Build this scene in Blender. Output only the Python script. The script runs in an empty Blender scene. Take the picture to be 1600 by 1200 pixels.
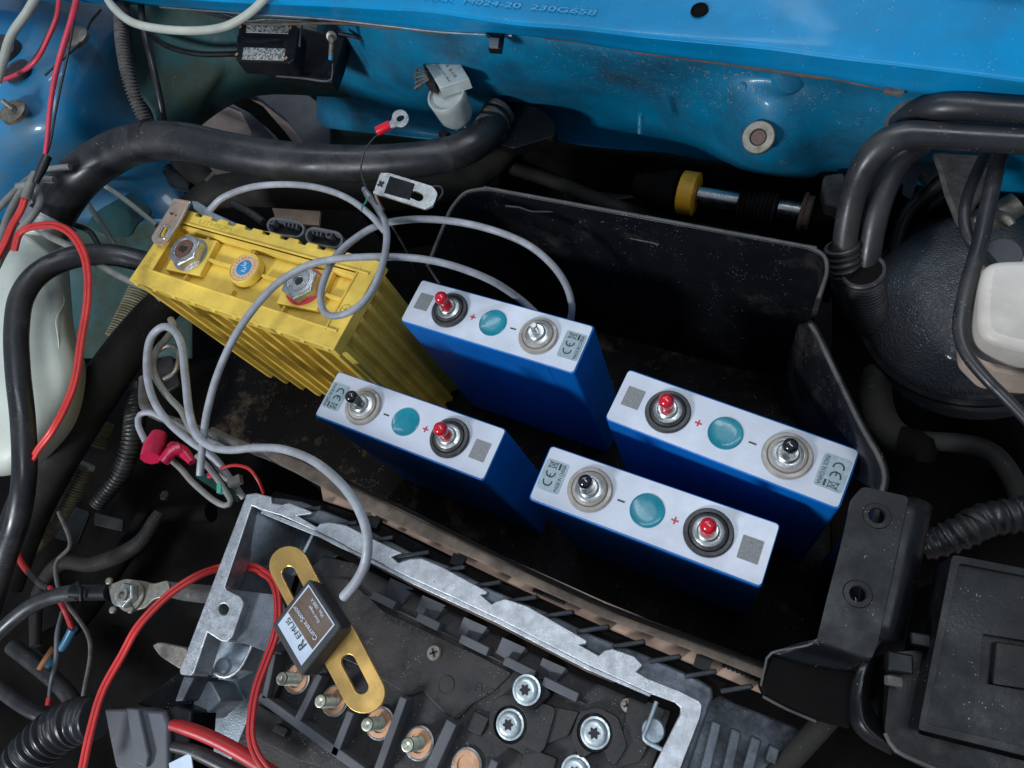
import bpy, math, random
from mathutils import Vector, Matrix, noise
from mathutils.geometry import delaunay_2d_cdt
random.seed(7)
S = bpy.context.scene
COL = S.collection
# ------------------------------------------------------------------ camera
F = 1050.0; NX, NY = 1110.63356, 1078.32979; H = 0.48838
def _rows():
    n = Vector((NX-800, NY-600, F)).normalized()
    zw = -n
    xw = (Vector((1,0,0)) - zw.x*zw).normalized()
    yw = zw.cross(xw)
    return xw, yw, zw
XW, YW, ZW = _rows()
CR = Vector((XW.x, YW.x, ZW.x)); CD = Vector((XW.y, YW.y, ZW.y)); CF = Vector((XW.z, YW.z, ZW.z))
cam = bpy.data.objects.new('camera', bpy.data.cameras.new('camera')); COL.objects.link(cam)
m = Matrix.Identity(4)
for i in range(3):
    m[i][0] = CR[i]; m[i][1] = -CD[i]; m[i][2] = -CF[i]
m.translation = Vector((0, 0, H))
cam.matrix_world = m
cam.data.sensor_width = 36; cam.data.lens = 36*F/1600; cam.data.clip_start = .01; cam.data.clip_end = 50
S.camera = cam
# ------------------------------------------------------------------ light
w = bpy.data.worlds.new('World'); S.world = w; w.use_nodes = True
w.node_tree.nodes['Background'].inputs[0].default_value = (.50, .62, .80, 1)
w.node_tree.nodes['Background'].inputs[1].default_value = .34
def area(name, loc, target, sx, sy, power, col):
    l = bpy.data.lights.new(name, 'AREA'); l.shape = 'RECTANGLE'; l.size = sx; l.size_y = sy
    l.energy = power; l.color = col
    o = bpy.data.objects.new(name, l); COL.objects.link(o)
    o.location = loc
    o.rotation_euler = (Vector(target)-Vector(loc)).to_track_quat('-Z', 'Y').to_euler()
    return o
area('work_lamp', (-1.12, -.78, .82), (0, .15, -.05), .30, .26, 19, (.88, .94, 1.0))
area('tube_lamp', (-.3, 1.5, 1.9), (0, .2, 0), 1.5, .10, 7.0, (.86, .93, 1.0))
area('tube_lamp', (.25, .35, 1.9), (0, .15, 0), 1.5, .30, 12, (.86, .93, 1.0))
S.view_settings.view_transform = 'Standard'; S.view_settings.look = 'None'
S.view_settings.exposure = .12; S.view_settings.gamma = 1
# ------------------------------------------------------------------ helpers
def W(px, py, z):
    d = CR*((px-800)/F) + CD*((py-600)/F) + CF
    t = (z-H)/d.z
    return Vector((d.x*t, d.y*t, z))
def ppm(px, py, z):            # metres per photo pixel there
    p = W(px, py, z) - Vector((0,0,H))
    return p.dot(CF)/F
def V(p, z=None):
    if isinstance(p, Vector): return p.copy()
    if len(p) == 3: return W(*p)
    return W(p[0], p[1], z)
def wl(o):
    v = Vector((0,0,0))
    while o is not None:
        v += o.location; o = o.parent
    return v
def tag(o, label=None, cat=None, group=None, kind=None):
    if label: o['label'] = label
    if cat: o['category'] = cat
    if group: o['group'] = group
    if kind: o['kind'] = kind
    return o
def thing(name, label, cat, loc=(0,0,0), group=None):
    o = bpy.data.objects.new(name, None); COL.objects.link(o); o.location = loc
    o.empty_display_size = .02
    return tag(o, label, cat, group)
def mesh(name, vs, fs, mat, parent=None, smooth=35, bev=0, seg=2, solid=0, sub=0):
    vs = [Vector(v) for v in vs]
    lo = Vector([min(v[i] for v in vs) for i in range(3)]); hi = Vector([max(v[i] for v in vs) for i in range(3)])
    c = (lo+hi)/2
    me = bpy.data.meshes.new(name)
    me.from_pydata([v-c for v in vs], [], fs); me.validate()
    import bmesh
    bm = bmesh.new(); bm.from_mesh(me); bmesh.ops.recalc_face_normals(bm, faces=bm.faces) if not solid else None
    bm.to_mesh(me); bm.free()
    if smooth:
        me.shade_smooth()
        if smooth < 180: me.set_sharp_from_angle(angle=math.radians(smooth))
    me.materials.append(mat)
    o = bpy.data.objects.new(name, me); COL.objects.link(o)
    if parent is not None:
        o.parent = parent; o.location = c - wl(parent)
    else: o.location = c
    if sub:
        s = o.modifiers.new('s', 'SUBSURF'); s.levels = s.render_levels = sub
    if solid:
        s = o.modifiers.new('t', 'SOLIDIFY'); s.thickness = solid; s.offset = -1
    if bev:
        b = o.modifiers.new('b', 'BEVEL'); b.width = bev; b.segments = seg; b.limit_method = 'ANGLE'; b.angle_limit = math.radians(40)
    return o
def prism(name, poly, z, th, mat, parent=None, holes=(), bev=0, dz=None, smooth=35, seg=2):
    top = [V(p, z) for p in poly]
    hs = [[V(p, z) for p in h] for h in holes]
    loops = [top]+hs
    vs = [v for l in loops for v in l]
    n = len(vs)
    tri = []
    if hs:
        ed = []; k = 0
        for l in loops:
            ed += [(k+i, k+(i+1) % len(l)) for i in range(len(l))]; k += len(l)
        ov, oe, of, orv, ore, orf = delaunay_2d_cdt([Vector((v.x*1000, v.y*1000)) for v in vs], ed, [], 0, 1e-6)
        mp = {i: o_[0] for i, o_ in enumerate(orv) if o_}
        def inside(p, l):
            r_ = False
            for i in range(len(l)):
                a, b = l[i], l[i-1]
                if (a.y > p.y) != (b.y > p.y) and p.x < (b.x-a.x)*(p.y-a.y)/(b.y-a.y)+a.x: r_ = not r_
            return r_
        for f_ in of:
            if all(i in mp for i in f_):
                q = [mp[i] for i in f_]; c_ = (vs[q[0]]+vs[q[1]]+vs[q[2]])/3
                if inside(c_, top) and not any(inside(c_, h) for h in hs): tri.append(q)
    vs2 = vs + [v - Vector((0,0,th)) for v in vs]
    fs = []
    if not hs:
        fs = [list(range(n)), list(range(2*n-1, n-1, -1))]
    else:
        for t in tri: fs.append(list(t)); fs.append([i+n for i in reversed(t)])
    k = 0
    for l in loops:
        for i in range(len(l)):
            a = k+i; b = k+(i+1) % len(l); fs.append([a, a+n, b+n, b])
        k += len(l)
    return mesh(name, vs2, fs, mat, parent, smooth, bev, seg)
def circ(c, r, n=24, a0=0):
    c = Vector(c); return [c+Vector((math.cos(a0+2*math.pi*i/n)*r, math.sin(a0+2*math.pi*i/n)*r, 0)) for i in range(n)]
def rnd(poly, r, n=4):
    out = []; N = len(poly)
    for i in range(N):
        p0, p1, p2 = [Vector(poly[(i+k) % N]) for k in (-1, 0, 1)]
        a = (p0-p1); b = (p2-p1); ra = min(r, a.length*.45); rb = min(r, b.length*.45)
        A = p1+a.normalized()*ra; B = p1+b.normalized()*rb
        for k in range(n+1):
            t = k/n; q = A*(1-t)**2+p1*2*t*(1-t)+B*t*t; out.append(tuple(q))
    return out
def stad(a, b, r, n=8):
    a = Vector(a); b = Vector(b); d = (b-a).normalized(); nrm = Vector((-d.y, d.x)); out = []
    for k in range(n+1):
        t = math.pi*k/n; out.append(tuple(b+(nrm*math.cos(t)+d*math.sin(t))*r))
    for k in range(n+1):
        t = math.pi*k/n; out.append(tuple(a+(-nrm*math.cos(t)-d*math.sin(t))*r))
    return out
def cr(pts, step, rad=None):
    P = [pts[0]*2-pts[1]]+pts+[pts[-1]*2-pts[-2]]; out = []; rr = []
    for i in range(1, len(P)-2):
        L = (P[i+1]-P[i]).length; n = max(2, int(L/step))
        for k in range(n):
            t = k/n; a, b, c, d = P[i-1:i+3]
            out.append(.5*((2*b)+(c-a)*t+(2*a-5*b+4*c-d)*t*t+(3*b-a-3*c+d)*t**3))
            if rad: rr.append(rad[i-1]*(1-t)+rad[i]*t)
    out.append(P[-2].copy())
    if rad: rr.append(rad[-1])
    return out, rr
def tube(name, pts, r, mat, parent=None, px=True, seg=14, step=None, corr=None, wob=0, off=None):
    """pts (px,py,z); r in photo pixels at the mean depth (or list); corr = (pitch_m, amp)"""
    P = [V(p) for p in pts]
    k = sum(ppm(*p) for p in pts if not isinstance(p, Vector))/max(1, len(pts)) if px else 1
    if isinstance(r, (list, tuple)): R = [(a*ppm(*p) if px else a) for a, p in zip(r, pts)]
    else: R = [(r*ppm(*p) if px else r) for p in pts]
    if step is None: step = .004
    if corr: step = corr[0]/6
    C, RR = cr(P, step, R)
    if off:
        D = []
        for i, c in enumerate(C):
            t = (C[min(i+1, len(C)-1)]-C[max(i-1, 0)]); s = t.cross(Vector((0,0,1)))
            if s.length < 1e-9: s = Vector((1,0,0))
            D.append(c+s.normalized()*off)
        C = D
    if wob:
        C = [c+noise.noise_vector(c*14)*wob for c in C]
    vs = []; fs = []; up = Vector((0,0,1)); acc = 0
    t = (C[1]-C[0]).normalized(); n = t.cross(up)
    if n.length < .01: n = t.cross(Vector((1,0,0)))
    n.normalize()
    for i, c in enumerate(C):
        t = (C[min(i+1, len(C)-1)]-C[max(i-1, 0)]).normalized()
        n = (n-t*n.dot(t)).normalized(); b = t.cross(n)
        if i: acc += (c-C[i-1]).length
        q = RR[i]
        if corr: 
            ph = (acc/corr[0]) % 1; q *= 1 - corr[1]*(1 if ph < .40 else (0 if ph > .55 and ph < .9 else .5))
        for j in range(seg):
            a = 2*math.pi*j/seg; vs.append(c+(n*math.cos(a)+b*math.sin(a))*q)
    m_ = len(C)
    for i in range(m_-1):
        for j in range(seg):
            a = i*seg+j; d = i*seg+(j+1) % seg; fs.append([a, d, d+seg, a+seg])
    fs.append(list(range(seg))[::-1]); fs.append([(m_-1)*seg+j for j in range(seg)])
    return mesh(name, vs, fs, mat, parent, 60 if not corr else 50)
def lathe(name, c, axis, prof, mat, parent=None, seg=28, rot=0, smooth=40, bev=0, cap=True):
    c = Vector(c); ax = Vector(axis).normalized(); n = ax.cross(Vector((0,0,1)))
    if n.length < .01: n = Vector((1,0,0))
    n.normalize(); b = ax.cross(n); vs = []; fs = []
    n, b = n*math.cos(rot)+b*math.sin(rot), b*math.cos(rot)-n*math.sin(rot)
    for (r, h) in prof:
        for j in range(seg):
            a = 2*math.pi*j/seg; vs.append(c+ax*h+(n*math.cos(a)+b*math.sin(a))*max(r, 1e-5))
    for i in range(len(prof)-1):
        for j in range(seg):
            a = i*seg+j; d = i*seg+(j+1) % seg; fs.append([a, d, d+seg, a+seg])
    if cap: fs.append(list(range(seg))[::-1]); fs.append([(len(prof)-1)*seg+j for j in range(seg)])
    return mesh(name, vs, fs, mat, parent, smooth, bev)
def box(name, c, s, mat, parent=None, rz=0, bev=0, rot=None, seg=2):
    c = Vector(c); M = rot if rot else Matrix.Rotation(rz, 3, 'Z')
    vs = [c+M @ Vector((x*s[0]/2, y*s[1]/2, z*s[2]/2)) for x in (-1,1) for y in (-1,1) for z in (-1,1)]
    return mesh(name, vs, [[0,1,3,2],[4,6,7,5],[0,4,5,1],[2,3,7,6],[0,2,6,4],[1,5,7,3]], mat, parent, 35, bev, seg)
def sheet(name, rows, mat, parent=None, n=6, solid=.0015, smooth=60):
    G = [[V(p) for p in r] for r in rows]
    def dens(L):
        L = [L[0]*2-L[1]]+L+[L[-1]*2-L[-2]]; o = []
        for i in range(1, len(L)-2):
            for k in range(n):
                t = k/n; a, b, c, d = L[i-1:i+3]
                o.append(.5*((2*b)+(c-a)*t+(2*a-5*b+4*c-d)*t*t+(3*b-a-3*c+d)*t**3))
        o.append(L[-2]); return o
    G = [dens(r) for r in G]; G = list(zip(*[dens(list(c)) for c in zip(*G)]))
    G = [list(r) for r in G]
    # orient up
    nc = len(G[0]); vs = [v for r in G for v in r]; fs = []
    for i in range(len(G)-1):
        for j in range(nc-1):
            a = i*nc+j; fs.append([a, a+1, a+nc+1, a+nc])
    f = fs[len(fs)//2]; nn = (vs[f[1]]-vs[f[0]]).cross(vs[f[2]]-vs[f[0]])
    if nn.dot(Vector((0,0,H))-vs[f[0]]) < 0: fs = [x[::-1] for x in fs]
    return mesh(name, vs, fs, mat, parent, smooth, solid=solid)
def wall(name, pts, ztop, zbot, th, mat, parent=None, bev=.0006, n=1):
    P = [V(p, ztop) for p in pts]
    L = []; R_ = []
    for i, p in enumerate(P):
        t = (P[min(i+1, len(P)-1)]-P[max(i-1, 0)]); t.z = 0; s = Vector((-t.y, t.x, 0)).normalized()*th/2
        L.append(p+s); R_.append(p-s)
    poly = L+R_[::-1]
    vs = poly+[Vector((v.x, v.y, zbot)) for v in poly]; k = len(poly); q = len(L)
    fs = []
    for i in range(q-1):
        fs.append([i, i+1, k-2-i, k-1-i]); fs.append([x+k for x in [i, i+1, k-2-i, k-1-i]][::-1])
    for i in range(k): fs.append([i, i+k, (i+1) % k+k, (i+1) % k])
    return mesh(name, vs, fs, mat, parent, 35, bev)
def text(name, s, a, b, z, mat, parent=None, hgt=None, th=.0003, world=False):
    """text running from a to b (px), vertically centred on that line, letters hgt metres high"""
    A = V(a, z); B = V(b, z)
    cu = bpy.data.curves.new(name, 'FONT'); cu.body = s; cu.size = 1; cu.extrude = 0
    to = bpy.data.objects.new(name, cu); COL.objects.link(to)
    dg = bpy.context.evaluated_depsgraph_get(); me = bpy.data.meshes.new_from_object(to.evaluated_get(dg))
    bpy.data.objects.remove(to); bpy.data.curves.remove(cu)
    xs = [v.co.x for v in me.vertices]; ys = [v.co.y for v in me.vertices]
    x0, x1, y0, y1 = min(xs), max(xs), min(ys), max(ys)
    L = (B-A).length; u = (B-A).normalized(); nrm = Vector((0,0,1)).cross(u)
    if hgt is None: hgt = L/(x1-x0)*(y1-y0)
    vs = [A+u*((v.co.x-x0)/(x1-x0)*L)+nrm*((v.co.y-(y0+y1)/2)/(y1-y0)*hgt)+Vector((0,0,th)) for v in me.vertices]
    fs = [list(p.vertices) for p in me.polygons]
    bpy.data.meshes.remove(me)
    return mesh(name, vs, fs, mat, parent, 0)
def copy_tree(o, parent=None):
    c = o.copy(); COL.objects.link(c)
    if parent is not None:
        c.parent = parent
    for ch in list(o.children): copy_tree(ch, c)
    return c
# ------------------------------------------------------------------ materials
def mat(name, col, rough=.5, metal=0, dirt=None, damt=.5, dscale=30, bump=0, bscale=400, dust=0, coat=0,
        dustcol=(.55,.52,.48), sss=0, trans=0, rvar=.15, spec=.5, dthr=.5, dw=.15, bub=0):
    m = bpy.data.materials.new(name); m.use_nodes = True; nt = m.node_tree; N = nt.nodes; L = nt.links
    p = N['Principled BSDF']; p.inputs['Metallic'].default_value = metal
    p.inputs['Coat Weight'].default_value = coat; p.inputs['Coat Roughness'].default_value = .08
    p.inputs['Specular IOR Level'].default_value = spec
    if trans: p.inputs['Transmission Weight'].default_value = trans
    if sss:
        p.inputs['Subsurface Weight'].default_value = sss; p.inputs['Subsurface Scale'].default_value = .01
    g = N.new('ShaderNodeNewGeometry'); pos = g.outputs['Position']
    def ns(scale, det=6, rgh=.6):
        n = N.new('ShaderNodeTexNoise'); n.inputs['Scale'].default_value = scale
        n.inputs['Detail'].default_value = det; n.inputs['Roughness'].default_value = rgh
        L.new(pos, n.inputs['Vector']); return n.outputs['Fac']
    def ramp(src, a, b, v0=0, v1=1):
        r = N.new('ShaderNodeMapRange'); r.inputs[1].default_value = a; r.inputs[2].default_value = b
        r.inputs[3].default_value = v0; r.inputs[4].default_value = v1; L.new(src, r.inputs[0]); return r.outputs[0]
    def mix(f, a, b):
        x = N.new('ShaderNodeMix'); x.data_type = 'RGBA'
        if isinstance(f, float): x.inputs[0].default_value = f
        else: L.new(f, x.inputs[0])
        for i, c in ((6, a), (7, b)):
            if isinstance(c, tuple): x.inputs[i].default_value = (*c[:3], 1)
            else: L.new(c, x.inputs[i])
        return x.outputs[2]
    c = col
    dark = tuple(v*.72 for v in col); lite = tuple(min(1, v*1.18) for v in col)
    c = mix(ramp(ns(dscale*.6), .3, .7), dark, lite)
    rgh = ramp(ns(dscale*1.7), .3, .7, max(.03, rough-rvar), min(1, rough+rvar))
    if dirt:
        f = ramp(ns(dscale, 9, .7), dthr-dw, dthr+dw, 0, damt)
        c = mix(f, c, dirt)
        ad = N.new('ShaderNodeMath'); ad.operation = 'MULTIPLY_ADD'; L.new(f, ad.inputs[0]); ad.inputs[1].default_value = .45; L.new(rgh, ad.inputs[2]); rgh = ad.outputs[0]
    if dust:
        v = N.new('ShaderNodeTexVoronoi'); v.inputs['Scale'].default_value = 560; L.new(pos, v.inputs['Vector'])
        f1 = ramp(v.outputs['Distance'], .07, .15, 1, 0)
        f2 = ramp(ns(60, 3), .60-.12*dust, .66-.10*dust, 0, 1)
        mm = N.new('ShaderNodeMath'); mm.operation = 'MULTIPLY'; L.new(f1, mm.inputs[0]); L.new(f2, mm.inputs[1])
        c = mix(mm.outputs[0], c, dustcol)
    L.new(c, p.inputs['Base Color']); L.new(rgh, p.inputs['Roughness'])
    if bub:
        v = N.new('ShaderNodeTexVoronoi'); v.inputs['Scale'].default_value = bub; v.feature = 'SMOOTH_F1'; v.inputs['Smoothness'].default_value = .35
        dm = N.new('ShaderNodeVectorMath'); dm.operation = 'MULTIPLY_ADD'
        nn = N.new('ShaderNodeTexNoise'); nn.inputs['Scale'].default_value = 90; L.new(pos, nn.inputs['Vector'])
        L.new(nn.outputs['Color'], dm.inputs[0]); dm.inputs[1].default_value = (.012,.012,.012); L.new(pos, dm.inputs[2]); L.new(dm.outputs[0], v.inputs['Vector'])
        b0 = N.new('ShaderNodeBump'); b0.invert = True; b0.inputs['Strength'].default_value = 1; b0.inputs['Distance'].default_value = .0008
        L.new(v.outputs['Distance'], b0.inputs['Height']); L.new(b0.outputs[0], p.inputs['Normal'])
    elif bump:
        b = N.new('ShaderNodeBump'); b.inputs['Strength'].default_value = min(1, bump); b.inputs['Distance'].default_value = .0006*max(1, bump)
        L.new(ns(bscale, 4, .65), b.inputs['Height']); L.new(b.outputs[0], p.inputs['Normal'])
    return m
GR = (.045,.040,.034)
M = {}
M['blue'] = mat('blue_paint', (.001,.25,.52), .30, dirt=(.035,.045,.045), damt=.4, dscale=9, dust=.3, coat=.08, spec=.22, bump=.08, bscale=60, rvar=.08, dthr=.60, dustcol=(.6,.65,.7))
M['bluewall'] = mat('dull_blue_paint', (.001,.22,.41), .36, dirt=(.012,.022,.03), damt=.8, dscale=10, dust=.9, coat=.15, bump=.2, bscale=90, dthr=.55, dustcol=(.6,.62,.62))
M['bluegreen'] = mat('grimy_shaded_blue_paint', (.010,.11,.13), .42, dirt=(.040,.055,.035), damt=.9, dscale=14, dust=.4, bump=1.2, bscale=45, dthr=.45)
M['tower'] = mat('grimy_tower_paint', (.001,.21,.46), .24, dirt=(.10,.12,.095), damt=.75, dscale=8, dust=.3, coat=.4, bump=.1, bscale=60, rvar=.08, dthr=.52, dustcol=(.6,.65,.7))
M['rubber'] = mat('black_rubber', (.012,.012,.013), .40, dirt=(.05,.046,.04), damt=.5, dscale=28, dust=.5, bump=.15, bscale=300, dthr=.6)
M['hose'] = mat('satin_black_hose', (.019,.0195,.022), .34, dirt=(.085,.076,.064), damt=.55, dscale=16, dust=.4, bump=.1, bscale=200, dthr=.62)
M['hoseold'] = mat('dusty_black_hose', (.012,.0115,.011), .6, dirt=(.036,.031,.025), damt=.7, dscale=22, dust=.3, bump=.3, bscale=200, spec=.25)
M['plastic'] = mat('black_plastic', (.006,.0068,.008), .36, dirt=(.028,.025,.022), damt=.35, dscale=22, dust=.2, bump=.12, bscale=500, dthr=.6, spec=.22)
M['tray'] = mat('worn_black_tray', (.006,.0062,.0075), .40, spec=.3, dirt=(.06,.05,.04), damt=.6, dscale=13, dust=.5, bump=.2, bscale=160, dthr=.62, dw=.08)
M['traydirt'] = mat('dusty_tray_floor', (.005,.0046,.005), .7, spec=.12, dirt=(.085,.062,.042), damt=.75, dscale=17, dust=.6, bump=.8, bscale=120, dthr=.62, dw=.06)
M['rim'] = mat('scuffed_tray_rim', (.03,.03,.032), .45, dirt=(.13,.12,.11), damt=.6, dscale=60, bump=.3, bscale=300)
M['grime_shade'] = mat('greasy_and_shade_black', (.0035,.0035,.004), .7, dirt=(.012,.009,.007), damt=.6, dscale=18, dust=0, bump=.6, bscale=120, spec=.06)  # greasy parts, plus painted shade on the lower wall and sleeve mouths
M['brown'] = mat('brown_dusty_rim', (.15,.11,.08), .65, dirt=(.04,.032,.026), damt=.8, dscale=40, bump=.4, bscale=250)
M['tan'] = mat('tan_plastic_and_ground', (.50,.33,.24), .7, dirt=(.2,.13,.09), damt=.6, dscale=40, dthr=.6)
M['floor'] = mat('concrete', (.42,.31,.27), .8, dirt=(.2,.16,.14), damt=.5, dscale=10, bump=.3, bscale=200)
M['alu'] = mat('cast_aluminium', (.54,.56,.59), .38, metal=.9, dirt=(.20,.19,.18), damt=.5, dscale=160, bump=.45, bscale=2200, dthr=.60, rvar=.12)
M['aludark'] = mat('dark_cast_aluminium', (.17,.19,.22), .5, metal=.7, dirt=(.04,.04,.045), damt=.7, dscale=35, dust=.3, bump=.6, bscale=500)
M['alub'] = mat('bluish_cast_aluminium', (.46,.54,.60), .45, metal=.75, dirt=(.09,.085,.08), damt=.6, dscale=28, bump=.6, bscale=600)
M['zinc'] = mat('zinc_steel', (.66,.68,.68), .3, metal=1, dirt=(.2,.18,.14), damt=.4, dscale=90, bump=.2, bscale=500)
M['oldzinc'] = mat('tarnished_steel', (.40,.38,.33), .42, metal=.9, dirt=(.12,.09,.06), damt=.7, dscale=80, bump=.4, bscale=500)
M['chrome'] = mat('bright_steel', (.75,.72,.68), .14, metal=1, dirt=(.10,.07,.05), damt=.4, dscale=50)
M['bolt'] = mat('yellow_zinc_thread', (.58,.58,.46), .33, metal=.95, dirt=(.2,.22,.16), damt=.4, dscale=160)
M['copper'] = mat('copper_washer', (.72,.42,.26), .42, metal=.7, dirt=(.3,.17,.09), damt=.5, dscale=120)
M['coppernickel'] = mat('worn_copper_link', (.66,.46,.33), .33, metal=.75, dirt=(.40,.40,.38), damt=.6, dscale=80, dthr=.55)
M['bronze'] = mat('bronze_bush', (.26,.13,.085), .4, metal=.6, dirt=(.08,.04,.03), damt=.5, dscale=200)
M['brass'] = mat('gold_passivated_bar', (.80,.50,.16), .30, metal=.8, dirt=(.66,.40,.13), damt=.15, dscale=20, bump=.1)
M['yellow'] = mat('yellow_plastic', (.78,.54,.085), .48, dirt=(.40,.25,.04), damt=.45, dscale=35, bump=.15, bscale=300, rvar=.08, dthr=.58)
M['white'] = mat('white_label', (.58,.62,.71), .26, dirt=(.47,.49,.55), damt=.4, dscale=18, bump=.8, bscale=22, rvar=.06, dust=.12, dustcol=(.3,.3,.3))
M['cell'] = mat('blue_shrink_wrap', (.001,.155,.56), .30, dirt=(.002,.10,.38), damt=.5, dscale=14, bump=1.6, bscale=26, rvar=.06)
M['teal'] = mat('teal_vent_film', (.001,.20,.27), .22, rvar=.04, dirt=(.003,.22,.29), damt=.4, dscale=60, coat=.3)
M['blackring'] = mat('black_terminal_ring', (.025,.025,.027), .34, dirt=(.10,.10,.10), damt=.35, dscale=150, bump=.2, rvar=.1)
M['beige'] = mat('beige_terminal_ring', (.36,.325,.29), .36, dirt=(.2,.18,.16), damt=.4, dscale=150, bump=.15, coat=.2)
M['redcap'] = mat('red_vinyl_cap', (.62,.005,.02), .2, rvar=.05, coat=.6)
M['blackcap'] = mat('black_vinyl_cap', (.008,.008,.009), .14, rvar=.04, coat=.8)
M['sticker'] = mat('grey_sticker', (.30,.39,.43), .5, dirt=(.25,.33,.37), damt=.5, dscale=300)
M['code'] = mat('grey_etched_square', (.24,.245,.25), .55, dirt=(.15,.15,.155), damt=.6, dscale=900)
M['ink'] = mat('black_ink', (.012,.013,.016), .5)
M['redink'] = mat('red_ink', (.5,.01,.02), .5)
M['cable'] = mat('grey_cable_jacket', (.36,.375,.41), .38, dirt=(.13,.125,.12), damt=.55, dscale=55, bump=.12, bscale=300, rvar=.08)
M['cabledirty'] = mat('grimy_grey_cable', (.24,.235,.22), .5, dirt=(.10,.095,.085), damt=.6, dscale=50, bump=.2)
M['pale'] = mat('pale_tube', (.50,.52,.45), .35, dirt=(.34,.34,.28), damt=.4, dscale=30, rvar=.06)
M['red'] = mat('red_wire', (.62,.035,.03), .33, dirt=(.35,.02,.02), damt=.4, dscale=60, rvar=.06)
M['pinkred'] = mat('pink_red_wire', (.72,.05,.09), .35, rvar=.06)
M['reddark'] = mat('dark_red_cable', (.45,.018,.020), .3, rvar=.06, dirt=(.2,.01,.01), damt=.4)
M['magenta'] = mat('crimson_tape', (.50,.008,.055), .28, bump=.8, bscale=90, rvar=.1)
M['wireblack'] = mat('thin_black_wire', (.03,.03,.03), .4)
M['reservoir'] = mat('milky_plastic', (.62,.67,.60), .38, sss=.0, dirt=(.48,.48,.38), damt=.5, dscale=14, dust=.25, bump=.1, bscale=40, dustcol=(.1,.09,.07), rvar=.06)
M['resbrown'] = mat('stained_milky_plastic', (.50,.40,.33), .45, dirt=(.28,.18,.12), damt=.6, dscale=25)
M['creamres'] = mat('cream_plastic', (.60,.55,.49), .38, dirt=(.40,.32,.25), damt=.6, dscale=25, dthr=.62)
M['relay'] = mat('pale_grey_plastic', (.50,.55,.54), .42, dirt=(.26,.28,.22), damt=.5, dscale=50, bump=.2, rvar=.06)
M['braid'] = mat('gold_braided_sleeve', (.30,.27,.17), .5, metal=.3, dirt=(.12,.11,.07), damt=.5, dscale=120, bump=.8, bscale=700)
M['servo'] = mat('bubbled_black_paint', (.095,.103,.115), .22, bub=620, coat=.6, dirt=(.06,.045,.04), damt=.5, dscale=22, bump=4.5, bscale=300, rvar=.08)
M['tape'] = mat('cracked_grey_tape', (.13,.12,.115), .7, dirt=(.05,.045,.042), damt=.8, dscale=90, bump=1.5, bscale=200)
M['greyrub'] = mat('grey_duct', (.10,.105,.12), .5, dirt=(.05,.045,.045), damt=.5, dscale=20, dust=.3)
M['yellowring'] = mat('yellow_band', (.66,.34,.02), .42, dirt=(.05,.03,.01), damt=.9, dscale=75, dthr=.66, dw=.04)
M['greencon'] = mat('green_terminal_block', (.05,.33,.24), .4)
M['pcb'] = mat('green_circuit_board', (.005,.035,.028), .3)
M['bluecon'] = mat('blue_crimp_sleeve', (.02,.11,.20), .4)
M['orange'] = mat('orange_sleeve', (.25,.10,.03), .5)
M['brownlabel'] = mat('brown_label', (.115,.075,.055), .4, dirt=(.17,.12,.09), damt=.5, dscale=60, rvar=.05)
M['whitelabel'] = mat('pale_blue_label', (.52,.60,.70), .35, rvar=.05)
M['inkgrey'] = mat('grey_print', (.42,.43,.40), .5)
M['moulded'] = mat('moulded_lettering', (.03,.03,.032), .3)
M['bluestick'] = mat('blue_sticker', (.03,.25,.50), .35)
M['peach'] = mat('peach_sticker_ring', (.70,.45,.26), .4, dirt=(.5,.3,.15), damt=.5, dscale=300)
M['yellowdk'] = mat('faint_yellow_mould', (.60,.45,.05), .5)
M['redpaint'] = mat('red_thread_paint', (.55,.03,.05), .4)
M['finmetal'] = mat('dark_fin_metal', (.035,.04,.048), .42, metal=.5, dirt=(.02,.02,.02), damt=.5, dscale=30, bump=.3, bscale=500)
M['board'] = mat('dusty_terminal_board', (.010,.0098,.0105), .45, dirt=(.055,.042,.036), damt=.6, dscale=26, dust=.5, bump=.5, bscale=300, dthr=.55)
M['zincpale'] = mat('pale_zinc_screw', (.60,.68,.70), .36, metal=.55, dirt=(.10,.22,.25), damt=.6, dscale=260, dthr=.62, dw=.05)
M['stamp'] = mat('stamped_paint_edge', (.10,.36,.60), .2)
M['rust'] = mat('rusty_edge', (.16,.11,.09), .7, dirt=(.07,.035,.02), damt=.7, dscale=60, bump=.7)
# ------------------------------------------------------------------ setting
g = mesh('ground', [(-3,-3,-.62),(3,-3,-.62),(3,3,-.62),(-3,3,-.62)], [[0,1,2,3]], M['floor'], None, 0); tag(g, 'pinkish concrete floor seen through the gaps under the car', kind='structure')

car = thing('car_body', 'bright blue car body panels around the engine bay with grimy scratched paint', 'car body', (0, .6, -.3))
def B_(x, y, z): return (x, y, z)
# undertray, dark, with an opening on the left
hole = [(312,150),(400,100),(470,180),(480,260),(380,290),(290,262)]
prism('undertray', [W(-500,-350,-.50), W(2100,-350,-.50), W(2100,1600,-.50), W(-500,1600,-.50)], None, .004, M['grime_shade'], car,
      holes=[[W(x, y, -.50) for x, y in hole]])
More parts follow.
